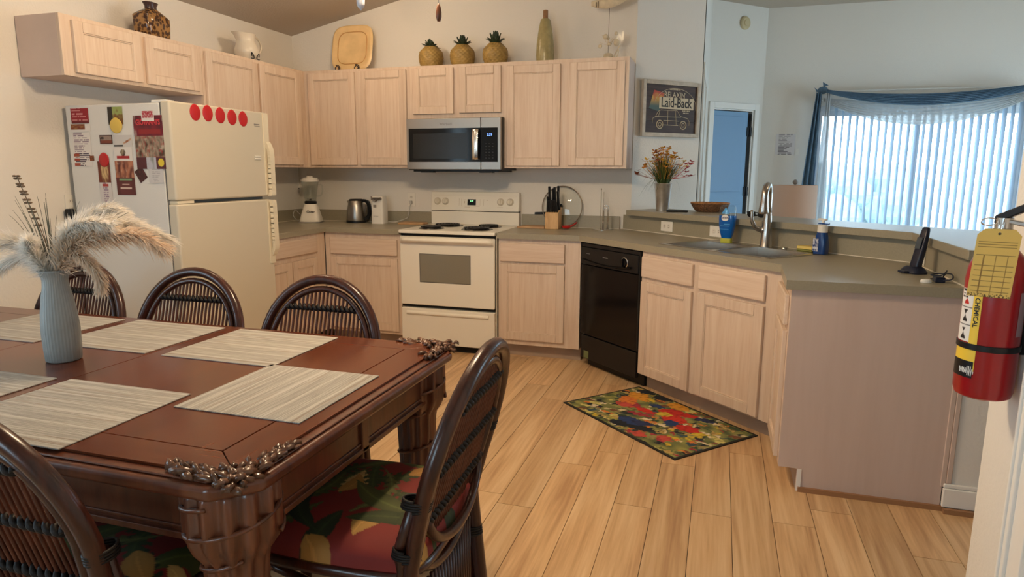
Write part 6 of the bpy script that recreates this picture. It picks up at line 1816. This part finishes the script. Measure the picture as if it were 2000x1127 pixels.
# levers reach back to the right in the picture
ev = Vector((0.80, -0.60, 0)).normalized(); es_ = Vector((0.60, 0.80, 0))
LVR = mat('lever_dark', (0.03, 0.03, 0.035), 0.3, 0.5)
MB().obox(ev * 0.016 + Vector((0, 0, 0.364)), ev * 0.030 + Vector((0, 0, 0.016)), es_ * 0.011, (0, 0, 0.008)).build('top_lever', LVR, fe, bevel=0.003)
MB().obox(ev * 0.026 + Vector((0, 0, 0.343)), ev * 0.034 + Vector((0, 0, -0.006)), es_ * 0.010, (0, 0, 0.004)).build('carry_handle', mat('valve_metal', (0.5, 0.5, 0.5)), fe, bevel=0.002)
MB().tube([Vector((-0.018, -0.012, 0.345)) + RT * (-0.012 + 0.016 * math.cos(a)) + Vector((0, 0, 0.007 * math.sin(a))) for a in [2 * math.pi * i / 24 for i in range(24)]], 0.0012, 5, closed=True).build('safety_pin', CHROME, fe, smooth='all')
MB().tube([(ER * 1.012 * math.cos(a), ER * 1.012 * math.sin(a), 0.103) for a in [2 * math.pi * i / 48 for i in range(48)]], 0.001, 4, closed=True).build('strap_seam', BLACKP, fe)
MB().lathe([(ER + 0.0012, 0.098), (ER + 0.0022, 0.099), (ER + 0.0022, 0.109), (ER + 0.0012, 0.110)], 48, cap=False).build('strap', BLACKP, fe, smooth=True)
MB().box(ER - 0.012, -0.012, 0.09, 0.0575, 0.012, 0.27).build('wall_bracket', BLACKP, fe)
# labels follow the cylinder; angle measured towards the camera
va = math.atan2(CAM.y - EX.y, CAM.x - EX.x)
def wrap(name, a0, a1, z0, z1, mt, off=0.0005, fn=None, na=24, nzz=30):
    m = MB().grid(lambda u, v: ((ER + off) * math.cos(va - R(a0 + (a1 - a0) * u)), (ER + off) * math.sin(va - R(a0 + (a1 - a0) * u)), z0 + (z1 - z0) * v), na, nzz)
    o = m.build(name, mt, fe, smooth='all')
    if fn:
        # colour by position on the label
        at = o.data.color_attributes.new('print', 'FLOAT_COLOR', 'POINT')
        vals = []
        for j in range(nzz + 1):
            for i in range(na + 1): vals += [*fn(i / na, j / nzz), 1.0]
        at.data.foreach_set('color', vals)
    return o
YL = srgb(232, 196, 64)
def lab1(u, v):
    if (v * 3) % 1 > 0.90: return srgb(60, 60, 60)
    k = int(v * 3)
    cx = 0.55; dv = (v * 3) % 1
    if k == 2 and dv > 0.45: return lines(u, dv, 6, srgb(40, 40, 40), srgb(226, 224, 220), 0.4, 3)
    if abs(u - cx) < 0.10 + 0.08 * math.sin(dv * 9) and 0.12 < dv < 0.8: return srgb(30, 30, 34) if k < 2 else srgb(190, 40, 36)
    return srgb(226, 224, 220)
wrap('label_pictures', 76, 38, 0.112, 0.215, PRINT, 0.0006, lab1, 40, 60)
wrap('label_yellow', 38, 20, 0.055, 0.235, mat('label_yellow', YL, 0.4))
wrap('label_yellow_band', 78, 38, 0.075, 0.098, MATS['label_yellow'])
wrap('label_black', 80, 22, 0.042, 0.075, BLACKP, 0.0009)
m = MB()
for i in range(9):
    a = 52 - i * 3.6
    pts = []
    for t in [k / 6 for k in range(7)]:
        an = va - R(a - 3.2 * t)
        zz = 0.056 + 0.006 * math.sin(t * 6.28) * (1.8 if i in (5, 6, 7) else 1)
        pts.append(((ER + 0.0012) * math.cos(an), (ER + 0.0012) * math.sin(an), zz))
    m.tube(pts, 0.0005, 4)
m.build('label_script', PAPER, fe)
tx = text_mesh('label_text', 'DRY CHEMICAL', 0.012, INK, None, None, 0.0002, bold=0.0002)
for v in tx.data.vertices:          # bend the lettering onto the cylinder, running downwards
    x, y, z = v.co
    an = va - R(29) + y / ER
    v.co = ((ER + 0.0009 + z) * math.cos(an), (ER + 0.0009 + z) * math.sin(an), 0.185 - x)
tx.parent = fe
wrap('label_grey', -52, -74, 0.130, 0.215, mat('label_grey_print', (0.36, 0.24, 0.26), 0.5), 0.0006)
# inspection tag hanging in front
tg = thing('inspection_tag', 'yellow inspection tag hanging from the extinguisher', 'tag', (EX.x, EX.y, ez))
vn = Vector((math.cos(va), math.sin(va), 0)); vr = Vector((-vn.y, vn.x, 0))
TGM = paint_mat('tag_print', 0.6)
def tagp(u, v):
    # u across, v up, chamfered top corners
    hw = 0.0335 * (1 - 0.32 * max(0, (v - 0.91) / 0.09))
    return vr * (-0.004 - 0.006 * (1 - v) + (u - 0.5) * 2 * hw) + vn * (ER + 0.006 + 0.003 * (1 - v)) + Vector((0, 0, 0.206 + 0.128 * v))
o = MB().grid(tagp, 60, 110).build('tag_card', TGM, tg)
vals = []
for j in range(111):
    for i in range(61):
        u, v = i / 60, j / 110
        c = srgb(224, 186, 96)
        if v < 0.68 and v > 0.05:
            if (v * 13) % 1 < 0.09 and 0.05 < u < 0.95: c = srgb(120, 90, 40)
            if any(abs(u - q) < 0.012 for q in (0.24, 0.52, 0.78)) and v < 0.62: c = srgb(140, 104, 46)
        elif v < 0.9 and (v * 26) % 1 < 0.16 and 0.05 < u < 0.95: c = srgb(120, 90, 40)
        if v < 0.05 and nz(u, v, 30, 2) > 0.1: c = srgb(90, 66, 30)
        if (u - 0.5) ** 2 + ((v - 0.93) * 2) ** 2 < 0.0016: c = srgb(40, 30, 20)
        vals += [*c, 1.0]
at = o.data.color_attributes.new('print', 'FLOAT_COLOR', 'POINT'); at.data.foreach_set('color', vals)
sd = o.modifiers.new('thick', 'SOLIDIFY'); sd.thickness = 0.0006
MB().tube(spline([vr * -0.004 + vn * (ER + 0.006) + Vector((0, 0, 0.326)), vr * 0.0 + vn * 0.05 + Vector((0, 0, 0.352)), vn * 0.018 + Vector((0, 0, 0.345))], 6), 0.0008, 4).build('tag_wire', CHROME, tg)

# ------------------------------------------------------------------ beyond the bar
# lamp on a small table
lp = CAM + ray(1548, 425) * 5.9
st = thing('side_table', 'small dark side table under the drum lamp', 'table', (lp.x, lp.y, 0))
MB().lathe([(0.24, 0.55), (0.25, 0.555), (0.25, 0.575), (0.24, 0.58)], 32).build('table_top', TDARK, st, smooth=True)
MB().lathe([(0.16, 0), (0.15, 0.02), (0.03, 0.06), (0.025, 0.30), (0.035, 0.50), (0.06, 0.55)], 24).build('pedestal', TDARK, st, smooth=True)
lm = thing('table_lamp', 'table lamp with a pale drum shade beyond the bar', 'lamp', (lp.x, lp.y, 0.5805))
LB = mat('lamp_brown', (0.06, 0.03, 0.02), 0.35)
MB().lathe([(0.085, 0), (0.09, 0.01), (0.07, 0.025), (0.055, 0.08), (0.075, 0.16), (0.05, 0.26), (0.022, 0.30), (0.045, 0.325), (0.045, 0.345), (0.012, 0.352), (0.010, 0.40)], 28).build('base', LB, lm, smooth=True)
zs0 = lp.z - 0.5805
SHD = mat('drum_shade', srgb(196, 168, 150), 0.85)
MB().lathe([(0.188, zs0), (0.184, zs0 + 0.285), (0.182, zs0 + 0.285), (0.186, zs0)], 44, cap=False).build('shade', SHD, lm, smooth=True)
MB().cyl((0, 0, 0.39), (0, 0, zs0 + 0.295), 0.004, 8).sphere((0, 0, zs0 + 0.312), 0.022, 14, 10).build('finial', mat('finial_grey', (0.25, 0.22, 0.2), 0.4), lm, smooth=True)
p = on_z(1482, 425, ZB)
sgl = thing('sunglasses', 'dark folded sunglasses at the back of the bar', 'sunglasses', tuple(on_z(1478, 425.5, ZB)), R(-20))
for s in (-1, 1):
    MB().lathe([(0.001, 0.004), (0.024, 0.004), (0.026, 0.002), (0.024, 0), (0.001, 0)], 18, sy=0.8).xf(Matrix.Translation((s * 0.032, -0.008, 0.022)) @ Matrix.Rotation(R(78), 4, 'X')).build('lens', BLACK, sgl, smooth=True)
    MB().tube([(s * 0.060, 0.0, 0.032), (s * 0.062, 0.02, 0.026), (-s * 0.045, 0.035 + 0.01 * s, 0.006)], 0.003, 6).build('temple', BLACKP, sgl)
MB().tube([(-0.062, -0.004, 0.034), (-0.03, -0.01, 0.040), (0, -0.006, 0.032), (0.03, -0.01, 0.040), (0.062, -0.004, 0.034)], 0.003, 6).build('frame', BLACKP, sgl)
# smoke detector on the door wall
p = CAM + ray(1446, 28) * 7.3
s_ = (p - DW0).dot(DWD)
o = MB().lathe([(0.068, 0), (0.070, 0.01), (0.066, 0.024), (0.052, 0.032), (0.050, 0.030), (0.034, 0.030), (0.032, 0.036), (0.0001, 0.037)], 32).xf(Matrix.Rotation(R(45), 4, 'Z') @ VX).build('smoke_detector', mat('aged_cream_plastic', srgb(206, 190, 150), 0.5), smooth=True)
o.location = DW0 + DWD * s_ + DWN * 0.0005 + Vector((0, 0, 2.955))
tag(o, 'round cream smoke detector high above the blue door', 'smoke detector')
# notice on the window wall
a, b = on_y(1516, 262, WY), on_y(1551, 302, WY)
o = MB().grid(lambda u, v: (a.x + (b.x - a.x) * u, -0.002, b.z + (a.z - b.z) * v), 30, 44).build('notice', PRINT)
paint(o.data, lambda x, y, z: lines((x - a.x) / (b.x - a.x), (z - b.z) / (a.z - b.z), 15, srgb(120, 116, 124), srgb(214, 212, 214), 0.5, 2, 0.16))
o.location = (0, WY, 0)
sd = o.modifiers.new('thick', 'SOLIDIFY'); sd.thickness = 0.001
tag(o, 'printed white notice on the wall beside the curtain', 'notice')
p = on_y(1557, 297, WY)
tag(MB().box(-0.016, -0.006, -0.03, 0.016, 0, 0.03).box(-0.004, -0.014, -0.008, 0.004, -0.006, 0.008).build('light_switch', WHITEP), 'small white switch beside the notice', 'switch')
bpy.data.objects['light_switch'].location = (p.x, WY - 0.0005, p.z)

BX0, BX1 = 3.335, 5.205
# vertical blinds: head rail and slats
vb = thing('vertical_blinds', 'white vertical blinds half open over the sliding door', 'blinds', (0, WY - 0.075, 0))
HR = mat('blind_rail', (0.72, 0.72, 0.70), 0.5)
MB().box(BX0 - 0.06, -0.045, 2.13, BX1 + 0.04, 0.045, 2.185).build('head_rail', HR, vb, bevel=0.004)
SLT = bpy.data.materials.new('blind_slat'); SLT.use_nodes = True
nt = SLT.node_tree
nt.nodes.remove(nt.nodes['Principled BSDF'])
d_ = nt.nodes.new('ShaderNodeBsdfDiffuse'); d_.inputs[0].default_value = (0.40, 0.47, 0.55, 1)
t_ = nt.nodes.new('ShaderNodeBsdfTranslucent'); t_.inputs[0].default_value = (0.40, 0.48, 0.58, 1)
mx_ = nt.nodes.new('ShaderNodeMixShader'); mx_.inputs[0].default_value = 0.15
nt.links.new(d_.outputs[0], mx_.inputs[1]); nt.links.new(t_.outputs[0], mx_.inputs[2]); nt.links.new(mx_.outputs[0], nt.nodes['Material Output'].inputs[0])
sm = MB().grid(lambda u, v: (0.089 * (u - 0.5), 0.006 * math.sin(math.pi * u), 0.03 + 2.09 * v), 6, 1)
slat0 = sm.build('slat', SLT, vb, smooth='all')
NS = 26
for i in range(NS):
    o = slat0 if i == 0 else slat0.copy()
    if i: COL.objects.link(o)
    o.location = (BX0 + 0.0 + (BX1 - BX0 + 0.01) * (i + 0.5) / NS, 0, 0)
    o.rotation_euler = (0, 0, R(98 + 3 * math.sin(i * 2.3)))
MB().tube([(BX1 - 0.02, -0.03, 2.1), (BX1 - 0.02, -0.03, 0.9)], 0.0015, 4).build('pull_cord', HR, vb)

# scarf valance: white sheer below, blue above, with a tail at the left
def swag(name, label, x0, x1, ztop, sag, thick, mt, yoff, cat='curtain', grp=None, wav=7):
    def f(u, v):
        x = x0 + (x1 - x0) * u
        k = math.sin(math.pi * u) ** 0.8 if 0 < u < 1 else 0
        zt = ztop - sag[0] * k + 0.012 * (u - 0.5)
        zb = ztop - sag[1] * k - 0.035
        fold = 0.012 * math.sin(v * wav * 2 * math.pi + 3 * u)
        return (x, -0.05 - yoff + fold - 0.035 * math.sin(math.pi * v), zt + (zb - zt) * v)
    o = MB().grid(f, 60, 40).build(name, mt, smooth='all')
    sd = o.modifiers.new('thick', 'SOLIDIFY'); sd.thickness = 0.002
    o.location = (0, WY - 0.09, 0)
    return tag(o, label, cat, grp)
NB = mat('slate_blue_scarf', srgb(84, 112, 136), 0.7, var=0.12, vscale=30)
SHEER = bpy.data.materials.new('white_sheer'); SHEER.use_nodes = True
nt = SHEER.node_tree
nt.nodes.remove(nt.nodes['Principled BSDF'])
d_ = nt.nodes.new('ShaderNodeBsdfDiffuse'); d_.inputs[0].default_value = (0.75, 0.76, 0.76, 1)
t_ = nt.nodes.new('ShaderNodeBsdfTranslucent'); t_.inputs[0].default_value = (0.7, 0.72, 0.74, 1)
tr_ = nt.nodes.new('ShaderNodeBsdfTransparent')
m1 = nt.nodes.new('ShaderNodeMixShader'); m1.inputs[0].default_value = 0.45
m2 = nt.nodes.new('ShaderNodeMixShader'); m2.inputs[0].default_value = 0.22
nt.links.new(d_.outputs[0], m1.inputs[1]); nt.links.new(t_.outputs[0], m1.inputs[2])
nt.links.new(m1.outputs[0], m2.inputs[1]); nt.links.new(tr_.outputs[0], m2.inputs[2]); nt.links.new(m2.outputs[0], nt.nodes['Material Output'].inputs[0])
swag('scarf_valance', 'slate blue scarf swag draped across the blinds', BX0 - 0.03, BX1 + 0.05, 2.235, (0.075, 0.155), 0, NB, 0.115)
swag('sheer_valance', 'white sheer swag hanging below the blue scarf', BX0 - 0.04, BX1 + 0.04, 2.16, (0.06, 0.27), 0, SHEER, 0.0)
def tail(name, label, xt, xb, zb, w0, w1, mt, yoff):
    def f(u, v):
        c = xt + (xb - xt) * v
        w = w0 + (w1 - w0) * min(1, v * 1.5)
        return (c + w * (u - 0.5), -0.06 - yoff - 0.02 * math.cos(u * 5 * math.pi), 2.20 + (zb - 2.20) * v)
    o = MB().grid(f, 30, 20).build(name, mt, smooth='all')
    sd = o.modifiers.new('thick', 'SOLIDIFY'); sd.thickness = 0.002
    o.location = (0, WY - 0.09, 0)
    return tag(o, label, 'curtain')
tail('scarf_tail', 'slate blue scarf tail hanging left of the blinds', BX0 - 0.095, BX0 - 0.155, 0.75, 0.06, 0.13, NB, 0.045)
tail('sheer_tail', 'white sheer tail hanging inside the blue tail', BX0 + 0.0, BX0 - 0.01, 0.55, 0.04, 0.13, SHEER, 0.065)
kn = MB().sphere((0, 0, 0), 0.045, 12, 8, (1.2, 0.9, 0.9)).add([(-0.05, -0.02, 0), (-0.09, -0.03, 0.03), (-0.06, -0.03, -0.03), (0, -0.02, 0.03), (-0.01, -0.03, 0.085), (0.05, -0.03, 0.05)], [(0, 1, 2), (3, 4, 5)]).build('scarf_knot', NB, smooth='all')
kn.location = (BX0 - 0.055, WY - 0.16, 2.23)
tag(kn, 'knotted slate blue bow at the scarf corner', 'curtain')
tag(MB().cyl((BX0 - 0.10, WY - 0.12, 2.222), (BX1 + 0.10, WY - 0.12, 2.222), 0.010, 10).cyl((BX0 - 0.08, WY - 0.12, 2.222), (BX0 - 0.08, WY, 2.222), 0.006, 8).cyl((BX1 + 0.08, WY - 0.12, 2.222), (BX1 + 0.08, WY, 2.222), 0.006, 8).build('curtain_rod', HR, smooth=True), 'thin pale curtain rod behind the scarf', 'curtain rod')
